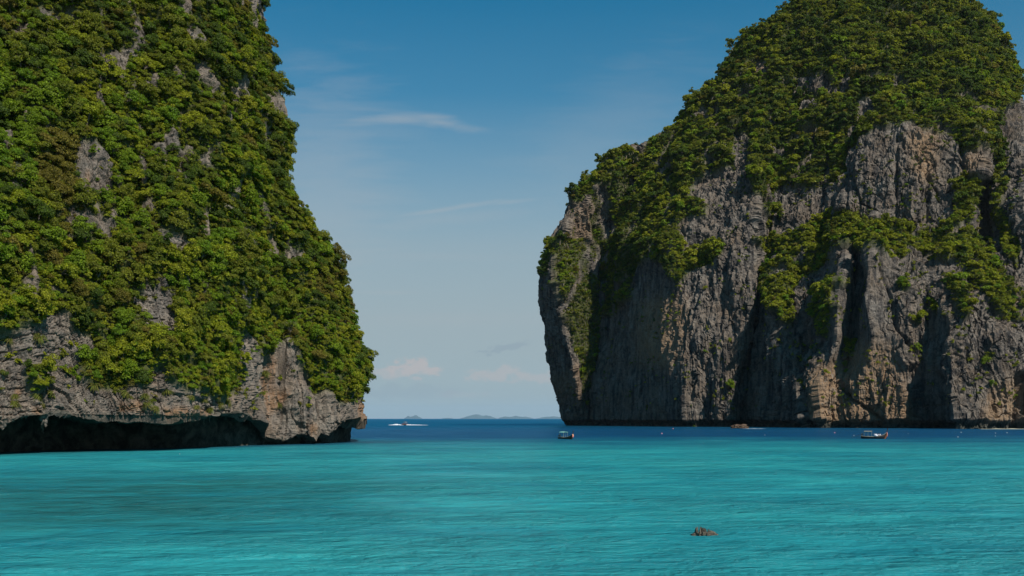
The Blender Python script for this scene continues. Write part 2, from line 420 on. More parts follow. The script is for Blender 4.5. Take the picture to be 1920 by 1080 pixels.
L_ROCK = [
    [(-400, 640), (0, 632), (15, 625), (61, 612), (77, 591), (118, 591), (134, 620), (171, 632), (179, 660), (151, 673), (143, 701), (163, 726), (196, 734), (236, 730), (269, 734),
     (281, 701), (306, 697), (314, 722), (338, 738), (383, 742), (424, 750), (448, 730), (452, 697), (448, 660), (446, 624), (466, 624), (469, 673), (501, 665), (505, 644), (534, 640),
     (550, 681), (570, 701), (579, 734), (611, 742), (623, 762), (668, 750), (700, 756), (720, 900), (-400, 900)],
    [(139, 277), (163, 285), (179, 302), (196, 326), (212, 375), (192, 407), (179, 391), (130, 379), (134, 326)],
    [(293, 516), (314, 516), (322, 555), (328, 590), (327, 635), (312, 648), (290, 640), (265, 622), (255, 590), (236, 572), (240, 556), (272, 552), (290, 545)],
    [(318, -20), (345, -20), (352, 40), (362, 75), (352, 75), (335, 50), (325, 30)], [(422, -20), (440, -20), (440, 28), (430, 28)], [(450, -20), (472, -20), (470, 57), (462, 55)],
    [(358, 115), (378, 120), (402, 168), (380, 172), (366, 150)], [(326, 195), (338, 200), (352, 250), (332, 248)], [(387, 188), (400, 192), (400, 226), (390, 222)],
    [(436, 155), (450, 150), (462, 208), (450, 205)], [(485, 180), (506, 182), (526, 255), (508, 248), (494, 220)], [(205, 95), (225, 112), (222, 138), (208, 132)],
    [(525, 285), (548, 290), (548, 313), (530, 312)], [(553, 346), (572, 356), (572, 392), (562, 388)], [(260, 383), (275, 390), (275, 420), (262, 416)],
    [(70, 16), (86, 26), (82, 52), (72, 50)], [(33, -5), (49, -5), (48, 18), (36, 14)], [(36, 520), (58, 530), (62, 580), (40, 576)], [(485, 450), (496, 452), (512, 493), (496, 488)],
    [(428, 506), (446, 512), (446, 540), (432, 538)], [(432, 555), (460, 562), (460, 602), (440, 598)], [(510, 100), (520, 110), (522, 150), (512, 150)]]
L_BUSH = [[(53, 690), (75, 681), (90, 700), (88, 728), (70, 732), (58, 718)]]
L_STAIN = [[(490, 650), (498, 650), (502, 700), (496, 810), (488, 790)], [(300, 765), (392, 770), (392, 784), (300, 780)], [(40, 720), (52, 722), (46, 735), (36, 735)], [(60, 765), (85, 762), (84, 778), (60, 780)],
           [(570, 800), (590, 795), (590, 815), (572, 818)], [(655, 745), (690, 755), (690, 805), (660, 800)], [(148, 335), (160, 340), (158, 362), (150, 360)], [(0, 790), (30, 795), (20, 812), (0, 812)], [(210, 762), (260, 758), (262, 775), (214, 778)],
           [(495, 735), (530, 735), (520, 770), (500, 775)]]

def build_left():
    NC, NB = 560, 46
    cave_rows, top_rows = 70, 500
    uu = np.linspace(0, 1, NC)
    brk = 0.10
    # row definitions: z-or-py, depth
    def row(kind, t):
        """kind 'under','wall','roof' from the sea up to the lip; 'face' upward, with t the photo row"""
        if kind == 'face':
            e = np.interp(t, *L_edge)
        else:
            e = {'under': 650, 'wall': 650 + 4 * t, 'roof': 654 + 34 * t}[kind]
        px = np.where(uu < brk, -320 + uu / brk * 300, -20 + (uu - brk) / (1 - brk) * (e + 20))
        lip = np.interp(px, *L_lip); wat = np.interp(px, *L_wat)
        Yw = CAMH * F / (wat - HY)
        Yl = Yw - np.interp(px, *L_cave)
        zl = np.maximum(CAMH + (HY - lip) / F * Yl, 0.15)
        Y = Yw.copy()
        if kind == 'under': z = -4 + 4 * t + 0 * px
        elif kind == 'wall': z = zl * 1.12 * t; Y = Yw - 1.5 * t
        elif kind == 'roof': z = zl * (1.12 - 0.12 * t ** 2); Y = (Yw - 1.5) * (1 - t) + Yl * t
        else:
            lo = np.interp(t, [700, 792], [0, 1]) if t > 700 else 0
            py = np.minimum(t, lip - 0.0) if False else t
            # squeeze the lowest rows between the wavy lip and y=700
            py = np.where(t > 640, 640 + (t - 640) / (792 - 640) * (lip - 640), t)
            Y = Yl + np.interp(py, *L_lean)
            z = CAMH + (HY - py) / F * Y
        # round the headland's end so that it turns away
        W = 46.0
        r = np.clip((px - (e - W)) / W, 0, 1)
        Y = Y + 16 * (1 - np.sqrt(np.maximum(1 - r * r, 0)))
        X = (px - CX) / F * Y
        return np.stack([X, Y, z], -1), px, HY - (z - CAMH) * F / Y
    rows = [row('under', t) for t in np.linspace(0, 1, 4)] + [row('wall', t) for t in np.linspace(0, 1, cave_rows // 2)[1:]] + [row('roof', t) for t in np.linspace(0, 1, cave_rows // 2)[1:]]
    nlow = len(rows)
    rows += [row('face', t) for t in np.linspace(792, -150, top_rows)[1:]]
    Pm = np.stack([r[0] for r in rows]); PX = np.stack([r[1] for r in rows]); PY = np.stack([r[2] for r in rows])
    nr = len(rows)
    # around the back
    tb = np.linspace(0, 1, NB + 1)[1:] ** 1.6
    E = Pm[:, -1:, :]
    back = np.concatenate([E[..., :1] - 14 * tb[None, :, None] - 70 * tb[None, :, None] ** 2, E[..., 1:2] + 120 * tb[None, :, None], np.repeat(E[..., 2:3], NB, 1)], -1)
    Pm = np.concatenate([Pm, back], 1)
    PX = np.concatenate([PX, np.repeat(PX[:, -1:], NB, 1) - 6], 1); PY = np.concatenate([PY, np.repeat(PY[:, -1:], NB, 1)], 1)
    Pm[..., 1] = blur(Pm[..., 1], 4, 1)
    N = grid_normals(Pm)
    X, Y, Z = Pm[..., 0], Pm[..., 1], Pm[..., 2]
    jx = PX + 9 * fbm(X / 4, Y / 4, Z / 4, 3, 21); jy = PY + 9 * fbm(X / 4, Y / 4, Z / 4, 3, 33)
    rock = np.zeros(X.shape, bool)
    for p in L_ROCK: rock |= in_poly(jx, jy, p)
    for p in L_BUSH: rock &= ~in_poly(jx, jy, p)
    rock |= (ridge(X / 9, Y / 9, Z / 22, 2, 171) > 1.13) & (PY < 560)
    rock[:nlow] = True
    veg = (~rock).astype(float)
    vegs = blur(blur(veg, 3, 0), 3, 1)
    stain = np.zeros(X.shape)
    for p in L_STAIN: stain = np.maximum(stain, in_poly(jx, jy, p))
    stain = blur(blur(stain, 3, 0), 3, 1)
    # relief
    s = X * 0.55 + Y * 0.83
    d = 2.2 * fbm(X / 16, Y / 16, Z / 22, 3, 1) * sstep(0, 40, Z * 6)
    lumps = 1.8 * fbm(X / 6, Y / 6, Z / 7, 3, 5) + 1.8 * ridge(X / 12, Y / 12, Z / 40, 2, 6)
    rk = 1 - vegs
    inpil = sstep(440, 480, PX) * sstep(600, 660, PY)
    wv = Z - 0.10 * s * sstep(250, 90, PX) + 0.16 * s * sstep(120, 240, PX) * (1 - inpil) + 0.5 * fbm(X / 7, Y / 7, Z / 7, 3, 8)
    b1, c1 = blocks(s + 0.4 * Z + 0.9 * noise3(X / 4, Y / 4, Z / 4, 14), wv + 0.25 * noise3(X / 2.5, Y / 2.5, Z / 2.5, 15), 1.15, 3.4, 11, 0.10)
    b2, c2 = blocks(s - 0.3 * Z + 0.6 * noise3(X / 2, Y / 2, Z / 2, 4), wv + 0.3, 0.42, 1.3, 12, 0.2)
    strata = 0.55 * b1 - 0.75 * c1 + 0.16 * b2 - 0.24 * c2
    flute = 1.5 * ridge(X / 7, Y / 7, Z / 30, 2, 41) + 0.8 * ridge(X / 2.8, Y / 2.8, Z / 11, 2, 43)
    small = 0.22 * fbm(X / 1.4, Y / 1.4, Z / 1.1, 3, 51) + 0.30 * ridge(X / 2.6, Y / 2.6, Z / 2.6, 2, 53) - 0.6 * np.maximum(1 - np.abs(noise3(X / 3, Y / 3, Z / 9, 55)) / 0.05, 0)
    face = np.ones(nr); face[:nlow] = 0.25
    upper = sstep(640, 520, PY)
    strata = strata + 0.5 * np.round(noise3(X / 2.4, Y / 2.4, Z / 1.8, 57) * 3) / 3
    rockd = strata * (1 - 0.65 * inpil) * (1 - 0.55 * upper) + flute * (0.15 + 0.75 * inpil + 0.7 * upper) + small + 1.6 * np.round(noise3(X / 4.5, Y / 4.5, Z / 14, 58) * 3) / 3 * (0.3 + 0.7 * inpil)
    d = d + lumps * vegs + rk * rockd * face[:, None]
    # the pointed pinnacle and the clefts beside it
    d = d + 2.4 * np.exp(-((PX - 532 - (PY - 640) * 0.10) / 26) ** 2) * sstep(625, 660, PY) * sstep(800, 730, PY)
    d = d - 2.2 * np.exp(-((PX - 588 + (PY - 740) * -0.05) / 6) ** 2) * sstep(690, 730, PY)
    d = d - 2.0 * np.exp(-((PX - 512 - (PY - 640) * 0.06) / 5) ** 2) * sstep(640, 660, PY) * sstep(790, 730, PY)
    d = d + 1.8 * np.exp(-(((PX - 165) / 45) ** 2 + ((PY - 340) / 70) ** 2)) + 1.6 * np.exp(-(((PX - 300) / 30) ** 2 + ((PY - 590) / 60) ** 2))
    Q = Pm + N * d[..., None]
    # close the top
    cen = np.array([-170.0, 330.0, 0])
    cap = []
    for k in (0.35, 0.7, 1.0):
        r = Q[-1] * (1 - k) + cen * k
        r[:, 2] = Q[-1][:, 2] * (1 - k) + (Q[-1][:, 2].max()) * k + 8 * k
        cap.append(r)
    Qa = np.concatenate([Q, np.stack(cap)], 0)
    nc = Qa.shape[1]
    me = mesh_np("headland", Qa.reshape(-1, 3), grid_faces(Qa.shape[0], nc), False)
    ext = lambda a, v: np.concatenate([a, np.full((3, nc), v)], 0)
    attr(me, 'veg', ext(vegs, 1.0)); attr(me, 'stain', ext(stain, 0.0))
    tide_shade = np.zeros(X.shape); tide_shade[:nlow] = 1.0                       # shade of the cave interior, painted in as near-black rock colour
    tide_shade = np.maximum(blur(tide_shade, 2, 0), sstep(1.6, 0.7, Z + 0.5 * noise3(X / 2, Y / 2, Z, 5)))
    attr(me, 'tide_shade', ext(tide_shade, 0.0))
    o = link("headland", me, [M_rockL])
    tag(o, 'steep limestone headland on the left with a dark sea cave along its foot', kind='structure')
    return o, Q, grid_normals(Q), PX, PY, veg, nlow
headland, LQ, LN, LPX, LPY, Lveg, Lnlow = build_left()

# ------------------------------------------------------------------ right island: plan sections at several heights (photo column, depth)
R_rows = {
 815: [(1064, 866), (1094, 846), (1102, 850), (1288, 738), (1372, 728), (1385, 740), (1515, 655), (1530, 655), (1545, 648), (1590, 645), (1610, 638), (1700, 622), (1762, 622), (1795, 585), (1880, 590), (1975, 595), (2030, 665)],
 720: [(1040, 868), (1084, 838), (1106, 850), (1282, 742), (1375, 727), (1390, 742), (1495, 668), (1512, 669), (1535, 650), (1590, 650), (1610, 640), (1690, 628), (1745, 630), (1785, 592), (1870, 595), (1970, 600), (2020, 670)],
 640: [(1025, 868), (1062, 838), (1120, 856), (1276, 748), (1395, 726), (1412, 748), (1455, 705), (1512, 695), (1570, 650), (1592, 668), (1640, 632), (1700, 632), (1740, 638), (1780, 606), (1860, 606), (1960, 610), (2010, 680)],
 560: [(1016, 868), (1042, 840), (1122, 864), (1270, 762), (1410, 728), (1425, 752), (1460, 712), (1522, 706), (1570, 655), (1600, 676), (1622, 640), (1700, 640), (1740, 646), (1780, 625), (1860, 625), (1950, 625), (1990, 690)],
 480: [(1024, 868), (1036, 845), (1125, 868), (1262, 775), (1410, 738), (1428, 768), (1470, 740), (1548, 730), (1586, 680), (1610, 702), (1634, 656), (1700, 665), (1745, 668), (1790, 655), (1860, 660), (1935, 640), (1970, 700)],
 430: [(1044, 870), (1062, 850), (1135, 870), (1265, 790), (1415, 748), (1440, 768), (1480, 750), (1540, 742), (1580, 716), (1606, 722), (1636, 704), (1710, 694), (1765, 690), (1826, 672), (1852, 700), (1928, 650), (1955, 710)],
 380: [(1070, 872), (1095, 852), (1165, 870), (1275, 802), (1420, 762), (1450, 774), (1490, 762), (1542, 752), (1582, 726), (1612, 718), (1640, 710), (1722, 696), (1782, 694), (1834, 684), (1850, 706), (1922, 664), (1945, 720)],
 300: [(1132, 885), (1160, 870), (1210, 872), (1290, 828), (1420, 785), (1450, 790), (1500, 780), (1550, 770), (1590, 748), (1620, 730), (1650, 722), (1730, 706), (1790, 705), (1842, 696), (1866, 716), (1918, 700), (1930, 770)],
 245: [(1258, 890), (1272, 872), (1290, 865), (1340, 838), (1430, 803), (1465, 802), (1512, 792), (1556, 782), (1595, 764), (1630, 744), (1664, 736), (1736, 722), (1792, 722), (1846, 722), (1876, 738), (1912, 750), (1920, 820)],
 200: [(1297, 888), (1312, 868), (1350, 852), (1390, 838), (1450, 824), (1480, 817), (1520, 807), (1560, 797), (1600, 787), (1640, 777), (1680, 770), (1740, 759), (1790, 754), (1850, 757), (1885, 772), (1908, 800), (1911, 860)],
 100: [(1388, 890), (1400, 872), (1424, 862), (1450, 852), (1490, 842), (1520, 836), (1550, 830), (1580, 824), (1610, 819), (1650, 814), (1690, 810), (1740, 804), (1790, 802), (1840, 808), (1862, 822), (1878, 850), (1881, 900)],
 35: [(1448, 900), (1458, 885), (1475, 877), (1500, 870), (1525, 864), (1550, 860), (1575, 856), (1600, 852), (1625, 849), (1655, 847), (1685, 845), (1720, 843), (1755, 842), (1795, 848), (1812, 860), (1828, 880), (1832, 930)],
 0: [(1510, 905), (1518, 896), (1530, 890), (1545, 885), (1562, 880), (1580, 876), (1600, 873), (1620, 870), (1640, 868), (1660, 866), (1680, 865), (1702, 865), (1725, 866), (1750, 872), (1765, 880), (1778, 895), (1782, 930)],
 -38: [(1590, 925), (1595, 920), (1602, 914), (1612, 910), (1622, 906), (1632, 903), (1643, 900), (1652, 898), (1660, 896), (1668, 896), (1677, 896), (1686, 898), (1695, 902), (1704, 907), (1712, 912), (1718, 920), (1720, 940)],
}
R_VEG = [
    [(1200, 300), (1240, 235), (1300, 185), (1380, 85), (1500, -40), (1820, -40), (1900, 100), (1910, 180), (1885, 200), (1872, 240), (1868, 300), (1850, 282), (1830, 285), (1800, 290), (1786, 262), (1740, 244), (1700, 240), (1640, 246), (1602, 280), (1590, 318),
     (1570, 345), (1555, 350), (1530, 362), (1500, 355), (1468, 350), (1440, 376), (1418, 372), (1405, 330), (1380, 262), (1376, 320), (1330, 325), (1300, 345), (1288, 400), (1280, 440), (1285, 490), (1255, 500), (1225, 490), (1190, 505), (1150, 520), (1125, 530), (1122, 612),
     (1118, 652), (1112, 726), (1096, 735), (1086, 690), (1078, 650), (1058, 610), (1045, 560), (1036, 510), (1030, 450), (1072, 448), (1080, 388), (1064, 372), (1090, 325), (1150, 270)],
    [(1020, 450), (1075, 452), (1070, 500), (1030, 520), (1010, 520)],
    [(1258, 490), (1290, 470), (1340, 455), (1360, 462), (1350, 485), (1300, 510), (1275, 535), (1262, 520)],
    [(1410, 450), (1450, 440), (1510, 440), (1530, 410), (1555, 395), (1590, 400), (1620, 430), (1680, 430), (1780, 425), (1830, 415), (1852, 440), (1868, 490), (1882, 540), (1905, 550), (1925, 560), (1925, 610), (1880, 600), (1850, 590), (1840, 560), (1825, 540), (1810, 515), (1790, 490), (1770, 495), (1745, 490), (1740, 478),
     (1712, 474), (1685, 490), (1660, 492), (1640, 478), (1605, 474), (1575, 465), (1560, 490), (1550, 500), (1540, 520), (1510, 520), (1492, 540), (1478, 560), (1495, 600), (1490, 615), (1465, 610), (1460, 590), (1445, 560), (1440, 530), (1450, 510), (1420, 480)],
    [(1708, 528), (1732, 532), (1760, 570), (1782, 596), (1765, 600), (1740, 570), (1716, 552)], [(1775, 525), (1800, 530), (1818, 600), (1800, 612), (1786, 570)], [(1676, 536), (1690, 533), (1696, 552), (1684, 555)],
    [(1576, 652), (1596, 648), (1610, 660), (1600, 670), (1580, 668)], [(1686, 596), (1718, 598), (1712, 612), (1690, 610)], [(1424, 390), (1462, 388), (1472, 410), (1450, 432), (1425, 430)],
    [(1520, 640), (1540, 645), (1530, 660)], [(1802, 330), (1840, 320), (1835, 380), (1850, 420), (1800, 425), (1780, 400)], [(1868, 280), (1886, 300), (1896, 400), (1915, 470), (1905, 500), (1880, 470), (1872, 400)], [(1844, 665), (1856, 668), (1856, 701), (1846, 700)],
    [(1290, 380), (1330, 390), (1325, 410), (1290, 415)], [(1385, 420), (1405, 400), (1410, 420)], [(1540, 560), (1560, 520), (1575, 520), (1568, 560), (1556, 640), (1540, 630)],
    [(1140, 505), (1200, 500), (1190, 560), (1130, 600)]]
R_BARE = [[(1075, 380), (1108, 385), (1106, 444), (1078, 448)], [(1374, 256), (1410, 260), (1414, 322), (1388, 332)], [(1500, 192), (1560, 198), (1548, 220), (1504, 218)],
          [(1606, 196), (1642, 190), (1640, 228), (1610, 232)], [(1414, 116), (1446, 120), (1442, 150), (1414, 152)]]
R_STAIN = [[(1525, 700), (1560, 680), (1620, 640), (1680, 650), (1690, 720), (1720, 800), (1540, 806)], [(1700, 250), (1760, 245), (1750, 330), (1720, 340)],
           [(1205, 560), (1290, 560), (1280, 700), (1200, 680)], [(1850, 735), (1920, 700), (1920, 790), (1840, 800)], [(1418, 120), (1442, 125), (1438, 148), (1416, 150)], [(1812, 288), (1836, 290), (1834, 330), (1816, 330)], [(1060, 690), (1085, 700), (1085, 760), (1058, 740)],
           [(1075, 385), (1105, 385), (1105, 440), (1078, 445)]]

def build_right():
    keys = sorted(R_rows, reverse=True)
    K = len(R_rows[keys[0]])
    ctl = np.array([R_rows[k] for k in keys], float)                     # rows x knots x (px, Y)
    wts = np.maximum(np.array([28, 44, 110, 100, 40, 66, 62, 62, 40, 50, 70, 60, 60, 80, 70, 40], float), 24)
    ncf = 860
    cum = np.concatenate([[0], np.cumsum(wts)]); cum /= cum[-1]
    uc = np.linspace(0, 1, ncf)
    rowsC = np.stack([np.stack([np.interp(uc, cum, ctl[i, :, j]) for j in (0, 1)], -1) for i in range(len(keys))])
    pys = np.concatenate([np.linspace(815, 240, 430, endpoint=False), np.linspace(240, -38, 200)])
    ka = np.array(keys, float)[::-1]
    PX = np.empty((len(pys), ncf)); Yg = np.empty_like(PX)
    idx = np.clip(np.searchsorted(ka, pys, side='right') - 1, 0, len(ka) - 2)
    t = (pys - ka[idx]) / (ka[idx + 1] - ka[idx])
    R = rowsC[::-1]
    PX = R[idx, :, 0] * (1 - t)[:, None] + R[idx + 1, :, 0] * t[:, None]
    Yg = R[idx, :, 1] * (1 - t)[:, None] + R[idx + 1, :, 1] * t[:, None]
    PX = blur(PX, 9, 0); Yg = blur(blur(Yg, 9, 0), 1, 1)
    PY = np.repeat(pys[:, None], ncf, 1)
    X = (PX - CX) / F * Yg; Z = CAMH + (HY - PY) / F * Yg
    Pm = np.stack([X, Yg, Z], -1)
    NB = 40                                                               # round the back, both ends meeting
    tb = np.linspace(0, 1, NB + 2)[1:-1]
    A, B = Pm[:, -1], Pm[:, 0]
    cxm = (A + B) / 2
    back = []
    for q in tb:
        p = A * (1 - q) + B * q
        p = p.copy(); p[:, 1] += np.sin(math.pi * q) * np.linalg.norm(A - B, axis=1) * 0.45
        back.append(p)
    Pm = np.concatenate([Pm, np.stack(back, 1)], 1)
    PXb = np.concatenate([PX, np.repeat(PX[:, -1:], NB // 2, 1), np.repeat(PX[:, :1], NB - NB // 2, 1)], 1)
    PYb = np.repeat(pys[:, None], Pm.shape[1], 1)
    N = grid_normals(Pm)
    X, Y, Z = Pm[..., 0], Pm[..., 1], Pm[..., 2]
    jx = PXb + 7 * fbm(X / 14, Y / 14, Z / 14, 3, 121); jy = PYb + 7 * fbm(X / 14, Y / 14, Z / 14, 3, 133)
    veg = np.zeros(X.shape, bool)
    for p in R_VEG: veg |= in_poly(jx, jy, p)
    veg[:, ncf:] = PYb[:, ncf:] < 420
    # scattered bare spots in the woods
    for p in R_BARE: veg &= ~in_poly(jx, jy, p)
    veg = veg.astype(float)
    spots = ridge(X / 26, Y / 26, Z / 70, 2, 71) > 1.12
    veg[spots & (PYb > 150)] = 0
    vegs = blur(blur(veg, 2, 0), 2, 1)
    stain = np.zeros(X.shape)
    for p in R_STAIN: stain = np.maximum(stain, in_poly(jx, jy, p))
    stain = blur(blur(stain, 11, 0), 11, 1)
    s = X * 0.55 - Y * 0.83
    shade_wall = (sstep(1112, 1130, PXb) * sstep(1290, 1270, PXb) + sstep(1410, 1390, PXb) * 0) * sstep(480, 540, PYb)
    d = 4.0 * fbm(X / 45, Y / 45, Z / 70, 3, 61) * (1 - 0.6 * sstep(1535, 1560, PXb) * sstep(1690, 1650, PXb) * sstep(470, 500, PYb))
    lumps = 6.0 * fbm(X / 20, Y / 20, Z / 24, 3, 65) + 5.0 * ridge(X / 38, Y / 38, Z / 90, 2, 66) + 2.0 * fbm(X / 9, Y / 9, Z / 10, 2, 67)
    rk = 1 - vegs
    wob = 2.6 * fbm(X / 14, Y / 14, Z / 14, 3, 68)
    s2 = X * 1.0 - Y * 0.45
    b1, c1 = blocks(s2 + wob + 0.15 * Z, Z * 1.0 + 1.6 * wob - 0.12 * s, 2.5, 4.2, 75, 0.2, 0.2)
    b2, c2 = blocks(s2 + wob, Z + wob * 1.4 - 0.12 * s, 1.9, 3.0, 76, 0.22, 0.3)
    flute = 1.8 * ridge(X / 17, Y / 17, Z / 95, 2, 81) + 1.25 * ridge(X / 6.5, Y / 6.5, Z / 40, 2, 83) + 0.5 * ridge(X / 2.9, Y / 2.9, Z / 18, 1, 85)
    small = 0.8 * fbm(X / 3.2, Y / 3.2, Z / 3.2, 3, 91) + 0.6 * ridge(X / 4, Y / 4, Z / 5, 2, 93)
    qz = lambda n_, k: np.round(n_ * k + 0.25 * noise3(X / 2.5, Y / 2.5, Z / 4, 103)) / k
    slab = 4.2 * qz(noise3(X / 15, Y / 15, Z / 75 + 0.02 * s, 101), 4) + 2.4 * qz(noise3(X / 7, Y / 7, Z / 26, 102), 3) + 1.3 * qz(noise3(X / 4, Y / 4, Z / 9, 104), 3)
    crk = np.maximum(1 - np.abs(noise3(X / 11 + 0.3 * wob, Y / 11, Z / 60, 95)) / 0.04, 0)
    rockd = flute * 0.8 + (0.34 * b1 - 0.24 * c1 + 0.12 * b2 - 0.12 * c2) * (1 - 0.7 * shade_wall) * (0.35 + 0.65 * sstep(-0.2, 0.3, noise3(X / 30, Y / 30, Z / 40, 94))) + 0.6 * small + slab - 1.8 * crk
    tow = sstep(1535, 1560, PXb) * sstep(1690, 1650, PXb) * sstep(470, 500, PYb) * sstep(720, 680, PYb)
    rockd = rockd * (1 - 0.6 * tow) + tow * (0.5 * fbm(X / 2.5, Y / 2.5, Z / 6, 3, 111) + 0.9 * np.round(noise3(X / 5, Y / 5, Z / 40, 112) * 4) / 4)
    d = d + vegs * lumps + rk * rockd * (1 - 0.35 * shade_wall)
    # clefts and the overhanging slab beside the tall spire
    def cleft(pts, wdt, dep):
        py = np.array([q[1] for q in pts], float); px = np.array([q[0] for q in pts], float)
        c = np.interp(PYb, py, px)
        m = sstep(py[0] - 8, py[0] + 8, PYb) * sstep(py[-1] + 8, py[-1] - 8, PYb)
        return -dep * np.exp(-((PXb - c) / wdt) ** 2) * m
    for (bx, by, wx, wy, am) in ((1586, 505, 18, 30, 4), (1634, 500, 18, 24, 4), (1700, 480, 8, 14, 4), (1455, 640, 18, 90, 4), (1290, 560, 14, 60, 5), (1802, 620, 20, 70, 4), (1500, 475, 10, 12, 4)):
        d = d + 0.8 * am * np.maximum(1 - np.abs(PXb - bx - 3 * noise3(X / 12, Y / 12, Z / 12, 97)) / (1.5 * wx), 0) * np.exp(-((PYb - by) / wy) ** 2)
    d = d + cleft([(1620, 500), (1610, 560), (1600, 640)], 9, 3.5) + cleft([(1646, 500), (1668, 560), (1680, 620), (1720, 680), (1750, 730)], 3.0, 2.5)
    d = d + cleft([(1844, 340), (1846, 400), (1846, 455)], 10, 16) + cleft([(1600, 330), (1612, 380), (1650, 400)], 3.5, 3) + cleft([(1740, 330), (1752, 350), (1765, 365)], 3, 3)
    d = d + cleft([(1588, 250), (1590, 400)], 4, 2) + cleft([(1682, 260), (1680, 420)], 4, 3) + cleft([(1740, 350), (1738, 420)], 4, 3) + cleft([(1796, 250), (1812, 350)], 4, 3)
    d = d + cleft([(1575, 720), (1600, 750), (1660, 790)], 5, 4) + cleft([(1712, 690), (1706, 800)], 16, 4) + cleft([(1765, 700), (1775, 800)], 9, 5)
    d = d + cleft([(1915, 700), (1912, 810)], 14, 10)
    # notch cut by the sea
    d = d - 4.5 * sstep(5.5, 2.2, Z + 1.2 * noise3(X / 9, Y / 9, 0 * X, 99)) * (PYb > 770)
    Q = Pm + N * d[..., None]
    nc = Q.shape[1]
    top = Q[-1].mean(0); top[2] = Q[-1][:, 2].max() + 4
    cap = np.stack([Q[-1] * 0.5 + top * 0.5, np.repeat(top[None], nc, 0)])
    cap[0][:, 2] = Q[-1][:, 2] + 3
    Qa = np.concatenate([Q, cap], 0)
    me = mesh_np("karst_island", Qa.reshape(-1, 3), grid_faces(Qa.shape[0], nc, True), False)
    ext = lambda a, v: np.concatenate([a, np.full((2, nc), v)], 0)
    attr(me, 'veg', ext(vegs, 1.0)); attr(me, 'stain', ext(stain, 0.0))
    attr(me, 'tide_shade', np.concatenate([sstep(4.5, 2.0, Z + 1.5 * noise3(X / 9, Y / 9, Z / 3, 98)), np.zeros((2, nc))], 0))
    o = link("karst_island", me, [M_rockR])
    tag(o, 'towering limestone island on the right with bare grey walls below a wooded dome', kind='structure')
    return o, Q, grid_normals(Q), PXb, PYb, veg
island, RQ, RN, RPX, RPY, Rveg = build_right()

# ------------------------------------------------------------------ far islands, haze
def far_island(px0, px1, pytop, Y, seed, label):
    n = 64; m = 14
    L = (px1 - px0) / F * Y; H = (HY - pytop) / F * Y + CAMH
    c = P((px0 + px1) / 2, HY, Y); c[2] = 0
    V = []
    for j in range(m):
        for i in range(n):
            a = i / n * 2 * math.pi
            r = 1 - j / (m - 1)
            x = math.cos(a) * r * L / 2; y = math.sin(a) * r * L / 4
            V.append((x, y, 0))
    V = np.array(V); rr = np.sqrt((V[:, 0] / (L / 2)) ** 2 + (V[:, 1] / (L / 4)) ** 2)
    hump = 0.75 + 0.5 * fbm(V[:, 0] / L * 4, V[:, 1] / L * 4, 0 * V[:, 0] + seed, 4, seed)
    V[:, 2] = H * (1 - rr ** 2) ** 0.8 * hump - 2
    me = mesh_np("distant_island", V + c, grid_faces(m, n, True), True)
    o = link("distant_island", me, [M_far])
    tag(o, label, 'island', 'blue islands on the horizon')
M_far = plain("far_forest", (0.05, 0.075, 0.075), 0.9, 0.1, var=0.3, scale=0.002)
FARY = 66000.0
far_island(757, 792, 778.5, FARY, 1, 'faint small peaked island on the horizon above the speedboat')
far_island(828, 850, 783, FARY, 2, 'tiny low islet on the horizon between the peaked and the broad island')
far_island(862, 932, 776.5, FARY, 3, 'broad domed blue island in the middle of the horizon gap')
far_island(932, 1002, 779, FARY, 4, 'long low blue island right of the broad domed one')
far_island(1004, 1075, 780, FARY, 5, 'blue island on the horizon partly hidden by the right cliff foot')
def build_haze():
    x, y0, y1, z0, z1 = 64000, -100, 76000, -6, 900
    V = [(-x, y0, z0), (x, y0, z0), (x, y1, z0), (-x, y1, z0), (-x, y0, z1), (x, y0, z1), (x, y1, z1), (-x, y1, z1)]
    Fc = [(0, 3, 2, 1), (4, 5, 6, 7), (0, 1, 5, 4), (1, 2, 6, 5), (2, 3, 7, 6), (3, 0, 4, 7)]
    me = mesh_np("haze", V, Fc)
    m, t = new_mat("haze_air")
    m.cycles.homogeneous_volume = True
    m.cycles.volume_sampling = 'MULTIPLE_IMPORTANCE'
    vol = t.node('ShaderNodeVolumePrincipled', {'Color': (0.80, 0.90, 1.0, 1), 'Density': 0.000009, 'Anisotropy': 0.3})
    t.node('ShaderNodeOutputMaterial', {'Volume': vol.outputs[0]})
    o = link("haze", me, [m]); tag(o, 'thin sea haze over the bay', kind='stuff')
build_haze()

# ------------------------------------------------------------------ trees
def tri_tube(pts, rad, seg=5):
    """tapered tube along points"""
    pts = np.array(pts, float); V = []; Fq = []
    for i, p in enumerate(pts):
        d = pts[min(i + 1, len(pts) - 1)] - pts[max(i - 1, 0)]
        d /= np.linalg.norm(d) + 1e-9
        a = np.cross(d, (0.31, 0.87, 0.4)); a /= np.linalg.norm(a); b = np.cross(d, a)
        for k in range(seg):
            th = 2 * math.pi * k / seg
            V.append(p + rad[i] * (a * math.cos(th) + b * math.sin(th)))
    for i in range(len(pts) - 1):
        for k in range(seg):
            Fq.append((i * seg + k, i * seg + (k + 1) % seg, (i + 1) * seg + (k + 1) % seg, (i + 1) * seg + k))
    return np.array(V), np.array(Fq)
def join_parts(parts):
    V = []; Fq = []; o = 0
    for v_, f_ in parts:
        V.append(v_); Fq.append(f_ + o); o += len(v_)
    return np.concatenate(V), np.concatenate(Fq)

